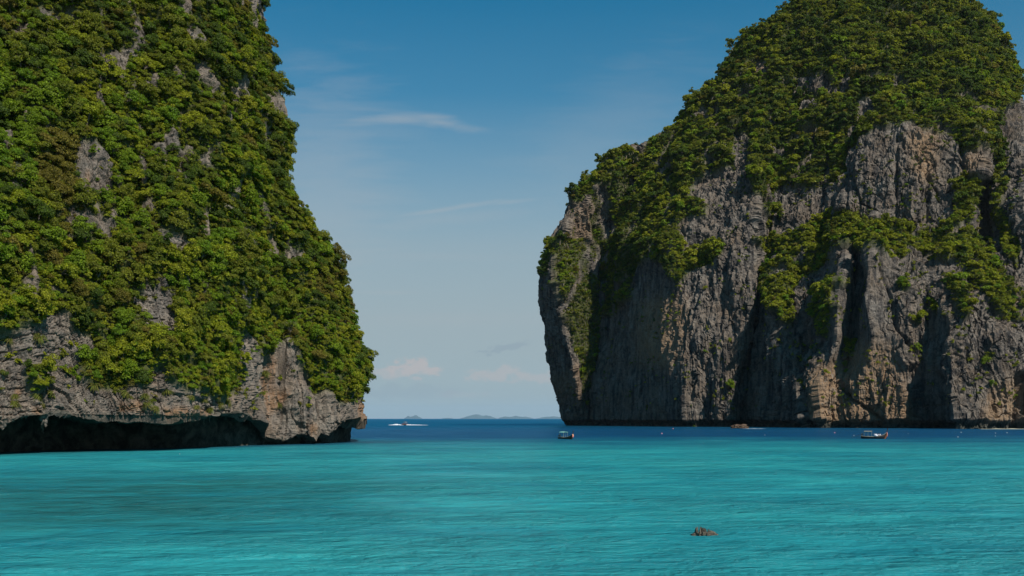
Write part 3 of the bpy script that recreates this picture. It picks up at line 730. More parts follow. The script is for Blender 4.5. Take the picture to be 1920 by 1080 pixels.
def crown_np(r, n_lobes, n_leaf, leaf, shape, open_=0.0):
    """a crown about 1 m in radius round (0,0,zc): leaf sprays over many lobes; shape = (width, height, zc)"""
    wd, ht, zc = shape
    lob = []
    for i in range(n_lobes):
        d = r.normal(size=3); d /= np.linalg.norm(d)
        d[2] = d[2] * 0.9 + 0.1
        q = r.uniform(0.3, 1.0)
        lob.append((np.array([d[0] * wd * q, d[1] * wd * q, zc + d[2] * ht * q]), r.uniform(0.15, 0.46)))
    C = np.array([l[0] for l in lob]); Rr = np.array([l[1] for l in lob])
    k = r.integers(0, n_lobes, n_leaf)
    d = r.normal(size=(n_leaf, 3)); d /= np.linalg.norm(d, axis=1, keepdims=True)
    d[:, 2] = np.where(d[:, 2] < -0.2, -d[:, 2] * 0.6, d[:, 2]); d /= np.linalg.norm(d, axis=1, keepdims=True)
    p = C[k] + d * (Rr[k] * r.uniform(0.72, 1.12, n_leaf))[:, None] * np.array([1, 1, 0.8])
    nrm = d + 0.45 * r.normal(size=(n_leaf, 3)) + np.array([0, 0, 0.35])
    nrm /= np.linalg.norm(nrm, axis=1, keepdims=True)
    a = np.cross(nrm, r.normal(size=(n_leaf, 3))); a /= np.linalg.norm(a, axis=1, keepdims=True)
    b = np.cross(nrm, a)
    L = leaf * r.uniform(0.6, 1.35, n_leaf)[:, None]
    droop = nrm * L * 0.28
    v = np.stack([p - a * L * 0.9 - droop, p - b * L * 0.5, p + a * L * 0.9 - droop, p + b * L * 0.5], 1).reshape(-1, 3)
    f = np.arange(n_leaf * 4).reshape(-1, 4)
    return v, f, lob
def trunk_np(r, lob, zc, rad=0.05):
    parts = []
    top = np.array([r.uniform(-.1, .1), r.uniform(-.1, .1), zc])
    parts.append(tri_tube([(0, 0, -0.5), (0.03, 0.02, 0.15), top * 0.6, top], [rad * 1.3, rad, rad * 0.8, rad * 0.5], 6))
    for c, rr in lob[:6]:
        m = (top * 0.6 + c) / 2 + r.normal(size=3) * 0.05
        parts.append(tri_tube([top * 0.55, m, c], [rad * 0.6, rad * 0.4, rad * 0.15], 4))
    return join_parts(parts)

rt = np.random.default_rng(11)
SHAPES = [(0.75, 0.60, 0.75), (0.9, 0.48, 0.75), (0.55, 0.85, 1.0), (1.0, 0.42, 0.62)]
near_proto = {}          # kind -> list of (trunk mesh, crown mesh)
for kind in KINDS:
    lst = []
    for j in range(3):
        sh = SHAPES[(j + KINDS.index(kind)) % 4]
        v_, f_, lob = crown_np(rt, 15, 2300, 0.068, sh)
        cm = mesh_np("crown", v_, f_); cm.materials.append(LEAF[kind])
        tv, tf = trunk_np(rt, lob, sh[2])
        tm = mesh_np("trunk", tv, tf, True); tm.materials.append(M_bark)
        lst.append((tm, cm, sh))
    near_proto[kind] = lst
def forest_protos(prefix, n_leaf, leaf):
    """collection of whole trees for the woods that are too many to count"""
    col = bpy.data.collections.new(prefix)
    i = 0
    for kind in KINDS:
        for j in range(3):
            sh = SHAPES[(j + 1) % 4]
            v_, f_, lob = crown_np(rt, 9, n_leaf, leaf, sh)
            tv, tf = trunk_np(rt, lob[:3], sh[2])
            V, Fq = join_parts([(v_, f_), (tv, tf)])
            me = mesh_np("forest_tree", V, Fq, False, np.concatenate([np.zeros(len(f_)), np.ones(len(tf))]))
            me.materials.append(LEAF[kind]); me.materials.append(M_bark)
            o = bpy.data.objects.new("forest_tree_%03d" % i, me); i += 1
            col.objects.link(o)
    return col

def scatter(Q, Nn, mask, spacing, limit, seed):
    r = np.random.default_rng(seed)
    ii = np.flatnonzero(mask.ravel())
    # weight by cell area so that squeezed rows do not crowd
    du = np.linalg.norm(np.gradient(Q, axis=1), axis=-1); dv = np.linalg.norm(np.gradient(Q, axis=0), axis=-1)
    wgt = (du * dv).ravel()[ii]
    pick = r.choice(ii, size=min(len(ii), limit), replace=False, p=wgt / wgt.sum())
    pts = Q.reshape(-1, 3)[pick]
    cell = {}
    keep = []
    s2 = spacing * spacing
    for i, p in enumerate(pts):
        k = (int(p[0] // spacing), int(p[1] // spacing), int(p[2] // spacing))
        ok = True
        for dx in (-1, 0, 1):
            for dy in (-1, 0, 1):
                for dz in (-1, 0, 1):
                    for q in cell.get((k[0] + dx, k[1] + dy, k[2] + dz), ()):
                        e = pts[q] - p
                        if e[0] * e[0] + e[1] * e[1] + e[2] * e[2] < s2: ok = False; break
                    if not ok: break
                if not ok: break
            if not ok: break
        if ok:
            cell.setdefault(k, []).append(i); keep.append(i)
    sel = pick[keep]
    return sel

def choose_kind(px, py, x, y, z, left, r):
    n = float(noise3(np.array(x / 8.0 if left else x / 26.0), np.array(y / 8.0 if left else y / 26.0), np.array(z / 8.0 if left else z / 26.0), 77))
    if left:
        wgt = [0.28, 0.24, 0.32, 0.14, 0.02]
        if px < 105 and 95 < py < 430 and not (py > 270 and px > 55): wgt = [0.85, 0.03, 0.07, 0.05, 0.0]
        elif (60 < px < 150 and 265 < py < 420): wgt = [0.0, 0.05, 0.3, 0.05, 0.6]
        elif px < 280 and 420 < py < 580: wgt = [0.28, 0.25, 0.27, 0.05, 0.15]
        elif 585 < px and 495 < py < 565: wgt = [0.0, 0.1, 0.25, 0.05, 0.6]
        elif 560 < px < 600 and 560 < py < 640: wgt = [0.3, 0.4, 0.2, 0.1, 0.0]
        elif px > 668: wgt = [0.1, 0.0, 0.2, 0.7, 0.0]
        elif py > 560: wgt = [0.36, 0.36, 0.2, 0.04, 0.04]
        elif py < 120: wgt = [0.15, 0.1, 0.45, 0.22, 0.08]
        elif px > 470 and py < 300: wgt = [0.12, 0.12, 0.45, 0.28, 0.03]
    else:
        wgt = [0.12, 0.13, 0.40, 0.31, 0.04]
        if py > 395 and px > 1400: wgt = [0.18, 0.56, 0.2, 0.05, 0.01]
        elif px < 1125 and py > 440: wgt = [0.3, 0.3, 0.25, 0.12, 0.03]
        elif 1258 < px < 1360 and py > 450: wgt = [0.2, 0.4, 0.3, 0.1, 0.0]
        elif 1190 < px < 1290 and 340 < py < 420: wgt = [0.15, 0.35, 0.4, 0.1, 0.0]
        elif py < 60: wgt = [0.03, 0.1, 0.42, 0.42, 0.03]
    wgt = np.array(wgt)
    sh = np.array([n, n * 0.8, 0.2 * n, -n, -0.6 * n])
    wgt = np.maximum(wgt * (1 + 2.6 * sh), 0.01); wgt /= wgt.sum()
    return int(r.choice(5, p=wgt))

def orient(nv, yaw, lean):
    """upright, leaning out from the slope"""
    up = Vector((nv[0] * lean, nv[1] * lean, 1.0)).normalized()
    q = up.to_track_quat('Z', 'Y')
    return (q @ Matrix.Rotation(yaw, 3, 'Z').to_quaternion()).to_euler()

# left trees
def left_trees():
    r = np.random.default_rng(23)
    M = (Lveg > 0.5)
    M[:Lnlow + 6] = False
    M[:, :20] = False
    PXv = LPX.copy()
    ncol = LPX.shape[1]
    M[:, 560 + 14:] = False
    M &= (LPY > -140) & (LPX > -200)
    sel = scatter(LQ, LN, M & (blur(blur(Lveg, 5, 0), 5, 1) > 0.66), 1.42, 80000, 5)
    pts = LQ.reshape(-1, 3)[sel]; nn = LN.reshape(-1, 3)[sel]; px = LPX.ravel()[sel]; py = LPY.ravel()[sel]
    # outward normal: away from the hill's inside
    flip = np.sign((nn * np.array([0.83, -0.55, 0.1])).sum(1)); nn = nn * flip[:, None]
    trees = []
    for i in range(len(sel)):
        k = choose_kind(px[i], py[i], *pts[i], True, r)
        sc = r.uniform(0.8, 2.0) if r.random() < 0.78 else r.uniform(2.0, 3.1)
        if py[i] > 540: sc *= 0.9
        if py[i] > 690: sc *= 0.75
        trees.append(dict(p=pts[i] - nn[i] * 0.2, n=nn[i], px=px[i], py=py[i], kind=KINDS[k], sc=sc, yaw=r.uniform(0, 6.28), j=int(r.integers(0, 3)), sz=r.uniform(0.85, 1.15)))
    # a few hand-placed trees that shape the skyline and the lower edge
    for (tx, ty, kd, sc) in ((690, 712, 'dark green', 2.9), (683, 668, 'dark green', 2.6), (686, 738, 'dark green', 2.4), (640, 742, 'yellow green', 3.2), (622, 700, 'bright green', 2.6), (225, 690, 'yellow green', 3.0), (260, 690, 'yellow green', 3.0), (200, 700, 'yellow green', 2.6), (240, 715, 'bright green', 2.4), (285, 680, 'yellow green', 2.4),
                             (420, 725, 'bright green', 2.6), (405, 700, 'yellow green', 2.5), (72, 708, 'yellow green', 2.1), (540, 172, 'dark green', 2.9), (536, 150, 'olive green', 2.7), (492, 12, 'dark green', 2.6), (390, 640, 'yellow green', 3.2), (420, 610, 'bright green', 3.0), (545, 590, 'olive green', 3.2)):
        k = np.argmin((LPX - tx) ** 2 + (LPY - ty) ** 2)
        n_ = LN.reshape(-1, 3)[k]; n_ = n_ * np.sign(n_ @ np.array([0.83, -0.55, 0.1]))
        trees.append(dict(p=LQ.reshape(-1, 3)[k], n=n_, px=tx, py=ty, kind=kd, sc=sc, yaw=r.uniform(0, 6.28), j=int(r.integers(0, 3)), sz=1.0, must=True))
    return trees
LT = left_trees()
def show(t):
    if t.get('must'): return 9
    if not (-5 < t['px'] < 720 and 0 < t['py'] < 790): return -1
    toward = -(t['n'] @ (t['p'] / np.linalg.norm(t['p'])))
    return (t['sc'] / t['p'][1] * 100) * (0.4 + 0.6 * max(toward, 0.0))
order = sorted(range(len(LT)), key=lambda i: -show(LT[i]))
IND = [LT[i] for i in order[:300]]
REST = [LT[i] for i in order[300:]]

LAND = [("the bare rock scar", 168, 335), ("the pale rock spur", 300, 585), ("the upper rock streak", 340, 30), ("the skyline rock rib", 506, 215), ("the small mid-slope crag", 378, 142), ("the sea cave", 200, 790),
        ("the grey layered rock", 80, 660), ("the pointed pinnacle", 530, 680), ("the headland tip", 685, 775), ("the narrow rock slit", 338, 222), ("the top left corner", 0, 0), ("the small grey crag", 48, 550), ("the lower rock slit", 445, 580), ("the slanting rock sliver", 498, 470),
        ("the skyline notch", 562, 370), ("the little rock chip", 268, 400), ("the high grey knob", 215, 115), ("the pillar rock", 448, 180)]
def describe(t):
    d = [(math.hypot(t['px'] - x, t['py'] - y), n, x, y) for n, x, y in LAND]
    r, n, x, y = min(d)
    dx, dy = t['px'] - x, t['py'] - y
    a = math.degrees(math.atan2(-dy, dx)) % 360
    dr = ['right of', 'above right of', 'above', 'above left of', 'left of', 'below left of', 'below', 'below right of'][int((a + 22.5) // 45) % 8]
    dist = 'just ' if r < 38 else ('' if r < 85 else 'well ')
    size = 'small' if t['sc'] < 1.9 else ('medium' if t['sc'] < 2.6 else 'large')
    return f"{size} {t['kind']} tree {dist}{dr} {n}"
ORD = ['topmost', 'second highest', 'third highest', 'fourth highest', 'fifth highest', 'sixth highest', 'seventh highest']
NUM = {2: 'two', 3: 'three', 4: 'four', 5: 'five', 6: 'six', 7: 'seven'}
bylab = {}
for t in IND: bylab.setdefault(describe(t), []).append(t)
for lab, ts in bylab.items():
    ts.sort(key=lambda t: t['py'])
    for i, t in enumerate(ts):
        t['label'] = lab if len(ts) == 1 or len(ts) > 7 else f"{lab}, {'lowest' if i == len(ts) - 1 else ORD[i]} of {NUM[len(ts)]}"
def place_tree(t, name="broadleaf_tree"):
    tm, cm, sh = near_proto[t['kind']][t['j']]
    e = empty(name, t['p'], orient(t['n'], t['yaw'], 0.55))
    e.scale = (t['sc'], t['sc'], t['sc'] * t['sz'])
    tag(e, t['label'], 'tree', 'trees on the left headland')
    for nm, me in (("trunk", tm), ("crown", cm)):
        o = bpy.data.objects.new(nm, me); COL.objects.link(o); o.parent = e
for t in IND: place_tree(t)

def forest(name, label, cat, col, trees, nproto_per_kind=3):
    n = len(trees)
    me = bpy.data.meshes.new(name)
    me.vertices.add(n)
    me.vertices.foreach_set('co', np.array([t['p'] for t in trees], np.float32).ravel())
    ro = me.attributes.new('rot', 'FLOAT_VECTOR', 'POINT'); ro.data.foreach_set('vector', np.array([orient(t['n'], t['yaw'], 0.5) for t in trees], np.float32).ravel())
    sc = me.attributes.new('scl', 'FLOAT_VECTOR', 'POINT'); sc.data.foreach_set('vector', np.array([(t['sc'], t['sc'], t['sc'] * t['sz']) for t in trees], np.float32).ravel())
    ix = me.attributes.new('pick', 'INT', 'POINT'); ix.data.foreach_set('value', np.array([KINDS.index(t['kind']) * nproto_per_kind + t['j'] for t in trees], np.int32))
    o = link(name, me); tag(o, label, cat, kind='stuff')
    g = bpy.data.node_groups.new(name + "_instances", 'GeometryNodeTree')
    g.interface.new_socket("Geometry", in_out='INPUT', socket_type='NodeSocketGeometry')
    g.interface.new_socket("Geometry", in_out='OUTPUT', socket_type='NodeSocketGeometry')
    N = g.nodes; L = g.links
    gi = N.new('NodeGroupInput'); go = N.new('NodeGroupOutput')
    ci = N.new('GeometryNodeCollectionInfo'); ci.inputs[0].default_value = col; ci.inputs['Separate Children'].default_value = True; ci.inputs['Reset Children'].default_value = True
    ip = N.new('GeometryNodeInstanceOnPoints'); ip.inputs['Pick Instance'].default_value = True
    def named(nm, typ):
        a = N.new('GeometryNodeInputNamedAttribute'); a.data_type = typ; a.inputs[0].default_value = nm
        return a.outputs[0]
    L.new(gi.outputs[0], ip.inputs['Points']); L.new(ci.outputs[0], ip.inputs['Instance'])
    L.new(named('pick', 'INT'), ip.inputs['Instance Index'])
    e2r = N.new('FunctionNodeEulerToRotation'); L.new(named('rot', 'FLOAT_VECTOR'), e2r.inputs[0]); L.new(e2r.outputs[0], ip.inputs['Rotation'])
    L.new(named('scl', 'FLOAT_VECTOR'), ip.inputs['Scale'])
    L.new(ip.outputs[0], go.inputs[0])
    md = o.modifiers.new("instances", 'NODES'); md.node_group = g
    return o
colA = forest_protos("near_forest_trees", 1700, 0.075)
forest("woodland", 'smaller bushy trees filling the slope between the larger ones on the left headland', 'woodland', colA, REST)

def right_trees():
    r = np.random.default_rng(31)
    M = Rveg > 0.5
    M[:, 860 + 8:860 + 33] = False
    M &= (RPY < 780)
    sel = scatter(RQ, RN, M & (blur(blur(Rveg, 3, 0), 3, 1) > 0.7), 2.8, 110000, 6)
    pts = RQ.reshape(-1, 3)[sel]; nn = RN.reshape(-1, 3)[sel]; px = RPX.ravel()[sel]; py = RPY.ravel()[sel]
    c = np.array([RQ[..., 0].mean(), RQ[..., 1].mean() + 60, 60.0])
    nn = nn * np.sign((nn * (pts - c)).sum(1))[:, None]
    tr = []
    for i in range(len(sel)):
        k = choose_kind(px[i], py[i], *pts[i], False, r)
        sc = r.uniform(1.8, 3.8) if r.random() < 0.8 else (r.uniform(3.8, 5.6) if r.random() < 0.85 else r.uniform(5.6, 7.2))
        if py[i] > 400: sc *= 0.85
        tr.append(dict(p=pts[i] - nn[i] * 0.4, n=nn[i], kind=KINDS[k], sc=sc, yaw=r.uniform(0, 6.28), j=int(r.integers(0, 3)), sz=r.uniform(0.8, 1.15)))
    return tr
def scrub(name, label, Q, Nn, PXa, PYa, mask, spacing, limit, lo, hi, col, seed, out_dir, left):
    r = np.random.default_rng(seed)
    sel = scatter(Q, Nn, mask, spacing, limit, seed)
    pts = Q.reshape(-1, 3)[sel]; nn = Nn.reshape(-1, 3)[sel]; px = PXa.ravel()[sel]; py = PYa.ravel()[sel]
    nn = nn * np.sign((nn * out_dir(pts)).sum(1))[:, None]
    tr = []
    for i in range(len(sel)):
        k = choose_kind(px[i], py[i], *pts[i], left, r)
        tr.append(dict(p=pts[i] - nn[i] * lo * 0.35, n=nn[i], kind=KINDS[k], sc=r.uniform(lo, hi), yaw=r.uniform(0, 6.28), j=int(r.integers(0, 3)), sz=r.uniform(0.8, 1.1)))
    print(name, len(tr))
    forest(name, label, 'undergrowth', col, tr)
colC = forest_protos("scrub_plants", 300, 0.15)
MA = Lveg > 0.5
MA[:Lnlow + 4] = False; MA[:, :20] = False; MA[:, 574:] = False
MA &= (LPY > -100) & (LPX > -150)
rs = np.random.default_rng(40)
ledge = (rs.random(Lveg.shape) < 0.012) & (Lveg < 0.5) & (noise3(LQ[..., 0] / 5, LQ[..., 1] / 5, LQ[..., 2] / 5, 41) > 0.0) & (LPY < 770)
ledge[:Lnlow + 10] = False; ledge[:, :20] = False; ledge[:, 574:] = False
scrub("undergrowth", 'low undergrowth and creepers between the trees of the left headland', LQ, LN, LPX, LPY, MA | ledge, 0.85, 90000, 0.5, 1.15, colC, 42, lambda p: np.array([0.83, -0.55, 0.1]), True)
colB = forest_protos("far_forest_trees", 420, 0.15)
RT = right_trees()
forest("forest", 'dense green forest covering the dome and ledges of the right island', 'forest', colB, RT)
MA = Rveg > 0.5
MA[:, 868:893] = False
MA &= (RPY < 780)
ledge = (rs.random(Rveg.shape) < 0.02) & (Rveg < 0.5) & (noise3(RQ[..., 0] / 16, RQ[..., 1] / 16, RQ[..., 2] / 16, 44) > 0.12) & (RPY < 770)
ledge[:, 860:] = False
_c = np.array([RQ[..., 0].mean(), RQ[..., 1].mean() + 60, 60.0])
scrub("undergrowth", 'low scrub and creepers on the slopes and ledges of the right island', RQ, RN, RPX, RPY, MA | ledge, 1.9, 160000, 1.0, 2.0, colC, 43, lambda p: p - _c, False)
print("trees", len(LT), len(RT))

# single shrubs on the right island's bare walls
SHRUBS = [(1365, 728, 5.2, 'bright green', 'bright green shrub low in the shadowed cleft of the right island'), (1707, 660, 4.6, 'bright green', 'vivid green bush on the grey wall right of the tall spire'), (1592, 658, 4.2, 'olive green', 'olive shrub on the ledge below the left spire'), (1110, 760, 3.0, 'bright green', 'small bright shrub near the foot of the left buttress'),
          (1700, 603, 3.4, 'yellow green', 'yellow green tuft bush above the vivid bush on the grey wall'), (1685, 545, 3.4, 'bright green', 'small green bush below the tip of the tall spire'), (1850, 684, 3.6, 'bright green', 'hanging green shrub on the far right grey wall'), (1858, 722, 2.4, 'bright green', 'tiny bright shrub under the hanging one on the right wall'),
          (1325, 545, 2.4, 'yellow green', 'small yellow green bush on the sunlit middle buttress, highest of two'), (1370, 640, 2.2, 'yellow green', 'small yellow green bush on the sunlit middle buttress, lowest of two'), (1578, 686, 2.6, 'olive green', 'thin olive shrub above the orange rock'), (1545, 700, 2.6, 'yellow green', 'pale shrub at the left edge of the orange rock'), (1436, 108, 3.0, 'dark green', 'dark bush above the reddish rock patch on the left shoulder'),
          (1595, 702, 2.0, 'bright green', 'small bright bush beside the dark crack in the orange rock'), (1300, 800, 1.6, 'bright green', 'tiny green shrub just above the waterline at the middle buttress'), (1790, 545, 3.2, 'yellow green', 'yellow green bush on the slope under the long green ledge')]
for (tx, ty, sc, kd, lab) in SHRUBS:
    k = np.argmin((RPX - tx) ** 2 + (RPY - ty) ** 2)
    n_ = RN.reshape(-1, 3)[k]
    if n_[1] > 0: n_ = -n_
    e = empty("shrub", RQ.reshape(-1, 3)[k], orient(n_, random.uniform(0, 6), 0.9), sc)
    tag(e, lab, 'shrub', 'shrubs on the bare walls of the right island')
    tm, cm, sh = near_proto[kd][random.randrange(3)]
    for nm, me in (("stem", tm), ("foliage", cm)):
        o = bpy.data.objects.new(nm, me); COL.objects.link(o); o.parent = e

# pale half-bare tree on the left slope
def pale_tree():
    k = np.argmin((LPX - 532) ** 2 + (LPY - 640) ** 2)
    p = LQ.reshape(-1, 3)[k]
    e = empty("bare_tree", p + np.array([0.2, 0.3, -1.2]), (0, 0, 0), 1.0)
    tag(e, 'pale bare-branched tree standing above the pointed pinnacle', 'tree')
    r = np.random.default_rng(3)
    parts = [tri_tube([(0, 0, -1), (0.1, 0, 1.5), (0.2, 0.1, 3.6), (0.1, 0, 6.0)], [0.14, 0.12, 0.09, 0.03], 7)]
    tips = []
    for i in range(26):
        z = r.uniform(2.2, 5.8); a = r.uniform(0, 6.28); L = r.uniform(1.2, 2.9)
        b = np.array([0.15, 0.05, z]); m = b + np.array([math.cos(a) * L * 0.5, math.sin(a) * L * 0.5, L * 0.25]); t_ = b + np.array([math.cos(a) * L, math.sin(a) * L, L * 0.7])
        parts.append(tri_tube([b, m, t_], [0.07, 0.045, 0.012], 4)); tips.append(t_)
    v_, f_ = join_parts(parts)
    e.scale = (0.7,) * 3
    link("trunk", mesh_np("bare_trunk", v_, f_, True), [M_barkpale], e)
    v_, f_, _ = crown_np(r, 10, 420, 0.12, (0.8, 0.5, 0.0))
    v_ = v_ * 2.6 + np.array([0.1, 0, 5.2])
    link("crown", mesh_np("sparse_crown", v_, f_), [LEAF['olive green']], e)
pale_tree()
def snags():
    tm = bpy.data.meshes["bare_trunk"]
    for (tx, ty, sc, lab) in [(592, 492, 0.42, 'bare pale snag among leafy crowns near the right skyline'), (640, 622, 0.5, 'bare thin-stemmed tree among the crowns above the headland tip'), (332, 352, 0.36, 'small leafless tree in the middle of the left slope'), (455, 470, 0.36, 'leafless grey tree left of the slanting rock sliver'),
                              (118, 470, 0.4, 'bare grey branches far left below the bare rock scar'), (255, 262, 0.34, 'small bare tree up and right of the bare rock scar'), (520, 128, 0.36, 'bare twiggy tree high on the right skyline of the left headland')]:
        k = np.argmin((LPX - tx) ** 2 + (LPY - ty) ** 2)
        n_ = LN.reshape(-1, 3)[k]; n_ = n_ * np.sign(n_ @ np.array([0.83, -0.55, 0.1]))
        e = empty("bare_tree", LQ.reshape(-1, 3)[k] + n_ * 0.5, orient(n_, tx * 1.7, 0.6), sc)
        tag(e, lab, 'tree')
        o = bpy.data.objects.new("trunk", tm); COL.objects.link(o); o.parent = e
snags()

# grass tussocks on the rock above the cave
def grass_mesh(r, n=150):
    V = []; Fq = []
    for i in range(n):
        a = r.uniform(0, 6.28); L = r.uniform(0.6, 1.3); lean = r.uniform(0.15, 0.95); wd = 0.035
        d = np.array([math.cos(a), math.sin(a), 0]); s_ = np.array([-d[1], d[0], 0]) * wd
        b = d * r.uniform(0, 0.2)
        m = b + d * lean * L * 0.45 + np.array([0, 0, L * 0.6 * (1.1 - lean * 0.5)])
        t_ = b + d * lean * L * 1.0 + np.array([0, 0, L * (0.75 - lean)])
        o = len(V)
        V += [b - s_, b + s_, m + s_ * 0.8, m - s_ * 0.8, t_ + s_ * 0.15, t_ - s_ * 0.15]
        Fq += [(o, o + 1, o + 2, o + 3), (o + 3, o + 2, o + 4, o + 5)]
    return mesh_np("grass_tussock", np.array(V), np.array(Fq))
rg = np.random.default_rng(8)
GR = [grass_mesh(rg) for _ in range(3)]
for g in GR: g.materials.append(M_grass)
TUFT = [(33, 742), (92, 740), (73, 745), (83, 760), (31, 759), (175, 727), (227, 748), (242, 750), (267, 752), (271, 765), (283, 771), (312, 742), (344, 753), (378, 754), (382, 780), (392, 772), (490, 704), (520, 762), (462, 743), (413, 762), (436, 760), (372, 702), (159, 693), (166, 704), (8, 700), (402, 748), (428, 756), (355, 768), (14, 640), (66, 640)]
TUFT.sort(key=lambda q: q[0])
TW = ['leftmost'] + [None] * 50
for i, (tx, ty) in enumerate(TUFT):
    k = np.argmin((LPX - tx) ** 2 + (LPY - ty) ** 2)
    n_ = LN.reshape(-1, 3)[k]; n_ = n_ * np.sign(n_ @ np.array([0.83, -0.55, 0.1]))
    sc = rg.uniform(0.9, 1.7)
    o = bpy.data.objects.new("grass_tussock", GR[i % 3]); COL.objects.link(o)
    o.location = LQ.reshape(-1, 3)[k] + n_ * 0.05; o.rotation_euler = orient(n_, rg.uniform(0, 6), 0.9); o.scale = (sc,) * 3
    near = min(((math.hypot(tx - x, ty - y), n) for n, x, y in (("the left edge of the cave mouth", 20, 775), ("the long stalactite", 85, 775), ("the big yellow bush", 220, 730), ("the middle of the cave mouth", 275, 765), ("the right part of the cave mouth", 385, 775), ("the orange streaked rock", 500, 720), ("the grey layered rock", 50, 650))))[1]
    tag(o, near, 'grass', 'grass tussocks hanging on the left rock')
_by = {}
for o in [o for o in COL.objects if o.name.startswith("grass_tussock")]: _by.setdefault(o['label'], []).append(o)
LR = ['leftmost', 'second from the left', 'third from the left', 'fourth from the left', 'fifth from the left', 'sixth from the left', 'seventh from the left', 'eighth from the left', 'ninth from the left']
for nm, os_ in _by.items():
    os_.sort(key=lambda o: o.location.x / o.location.y)
    for i, o in enumerate(os_):
        o['label'] = f"grass tussock by {nm}" + (f", {'rightmost' if i == len(os_) - 1 else LR[min(i, 8)]}" if len(os_) > 1 else '')

# stalactites hanging from the cave lip: parts of the headland
def stalactite(tx, ty, L, rad, seed):
    r = np.random.default_rng(seed)
    k = np.argmin((LPX - tx) ** 2 + (LPY - ty) ** 2)
    p = LQ.reshape(-1, 3)[k] + np.array([0.2, 0.1, 0.3])
    n = 14; pts = []; rr = []
    for i in range(n):
        q = i / (n - 1)
        pts.append(p + np.array([r.normal() * 0.08 * rad * 4 - 0.25 * q * rad, r.normal() * 0.05, 0.4 - q * (L + 0.4)]))
        rr.append(rad * (1 - q) ** 0.55 * r.uniform(0.75, 1.25) + 0.03)
    v_, f_ = tri_tube(pts, rr, 9)
    v_ = v_ + 0.12 * rad * r.normal(size=v_.shape)
    me = mesh_np("stalactite", v_, f_, True)
    attr(me, 'veg', np.zeros(len(v_))); attr(me, 'stain', np.zeros(len(v_))); attr(me, 'tide_shade', np.zeros(len(v_)))
    link("stalactite", me, [M_rockL], headland)
for i, (tx, ty, L, rad) in enumerate([(79, 772, 4.3, 0.42), (91, 770, 3.0, 0.6), (86, 770, 2.6, 0.5), (25, 778, 1.6, 0.35), (14, 786, 1.2, 0.4), (5, 792, 1.6, 0.6), (210, 776, 0.9, 0.3), (380, 778, 1.8, 0.25), (390, 778, 1.3, 0.22), (275, 773, 1.0, 0.2), (340, 776, 0.9, 0.2), (470, 782, 1.2, 0.3), (432, 776, 0.9, 0.25), (150, 776, 0.8, 0.25)]):
    stalactite(tx, ty, L, rad, i)

# ------------------------------------------------------------------ boats
def box_np(c, sx, sy, sz):
    x, y, z = sx / 2, sy / 2, sz / 2
    V = np.array([(-x, -y, -z), (x, -y, -z), (x, y, -z), (-x, y, -z), (-x, -y, z), (x, -y, z), (x, y, z), (-x, y, z)]) + np.array(c)
    return V, np.array([(0, 3, 2, 1), (4, 5, 6, 7), (0, 1, 5, 4), (1, 2, 6, 5), (2, 3, 7, 6), (3, 0, 4, 7)])
def mk(name, parts, mat, parent, smooth=False):
    v_, f_ = join_parts(parts)
    o = link(name, mesh_np(name, v_, f_, smooth), [mat], parent)
    return o
def tube(pts, rad, seg=6):
    rad = rad if hasattr(rad, '__len__') else [rad] * len(pts)
    return tri_tube(pts, rad, seg)
def ball(c, r, sz=1.0, n=10, m=7):
    V = []; Fq = []
    for j in range(m):
        th = math.pi * j / (m - 1)
        for i in range(n):
            a = 2 * math.pi * i / n
            V.append((c[0] + r * math.sin(th) * math.cos(a), c[1] + r * math.sin(th) * math.sin(a), c[2] + r * sz * math.cos(th)))
    return np.array(V), grid_faces(m, n, True)
M_hullA = plain("hull_green_brown", (0.075, 0.075, 0.04), 0.5, 0.4)
M_hullB = plain("hull_dark", (0.03, 0.025, 0.025), 0.45, 0.4)
M_rail = plain("rail_cream", (0.34, 0.32, 0.25), 0.5)
M_deck = plain("deck_wood", (0.22, 0.13, 0.07), 0.7)
M_prow = plain("prow_wood_dark", (0.035, 0.022, 0.02), 0.5)
M_prowo = plain("prow_wood_orange", (0.38, 0.13, 0.04), 0.5)
M_can = plain("canopy_mint", (0.30, 0.62, 0.45), 0.6)
M_canc = plain("canopy_cream", (0.20, 0.18, 0.135), 0.7)
M_white = plain("white_paint", (0.33, 0.34, 0.34), 0.5)
M_pink = plain("ribbon_pink", (0.70, 0.22, 0.20), 0.7)
M_yel = plain("ribbon_yellow", (0.72, 0.42, 0.10), 0.7)
M_metal = plain("engine_metal", (0.16, 0.16, 0.17), 0.4, 0.5, 0.6)
M_tarp = plain("tarp_blue_grey", (0.14, 0.16, 0.20), 0.8)
M_buoy = plain("buoy_pink", (0.72, 0.25, 0.28), 0.5)
M_cloth = plain("white_cloth", (0.72, 0.70, 0.76), 0.8)

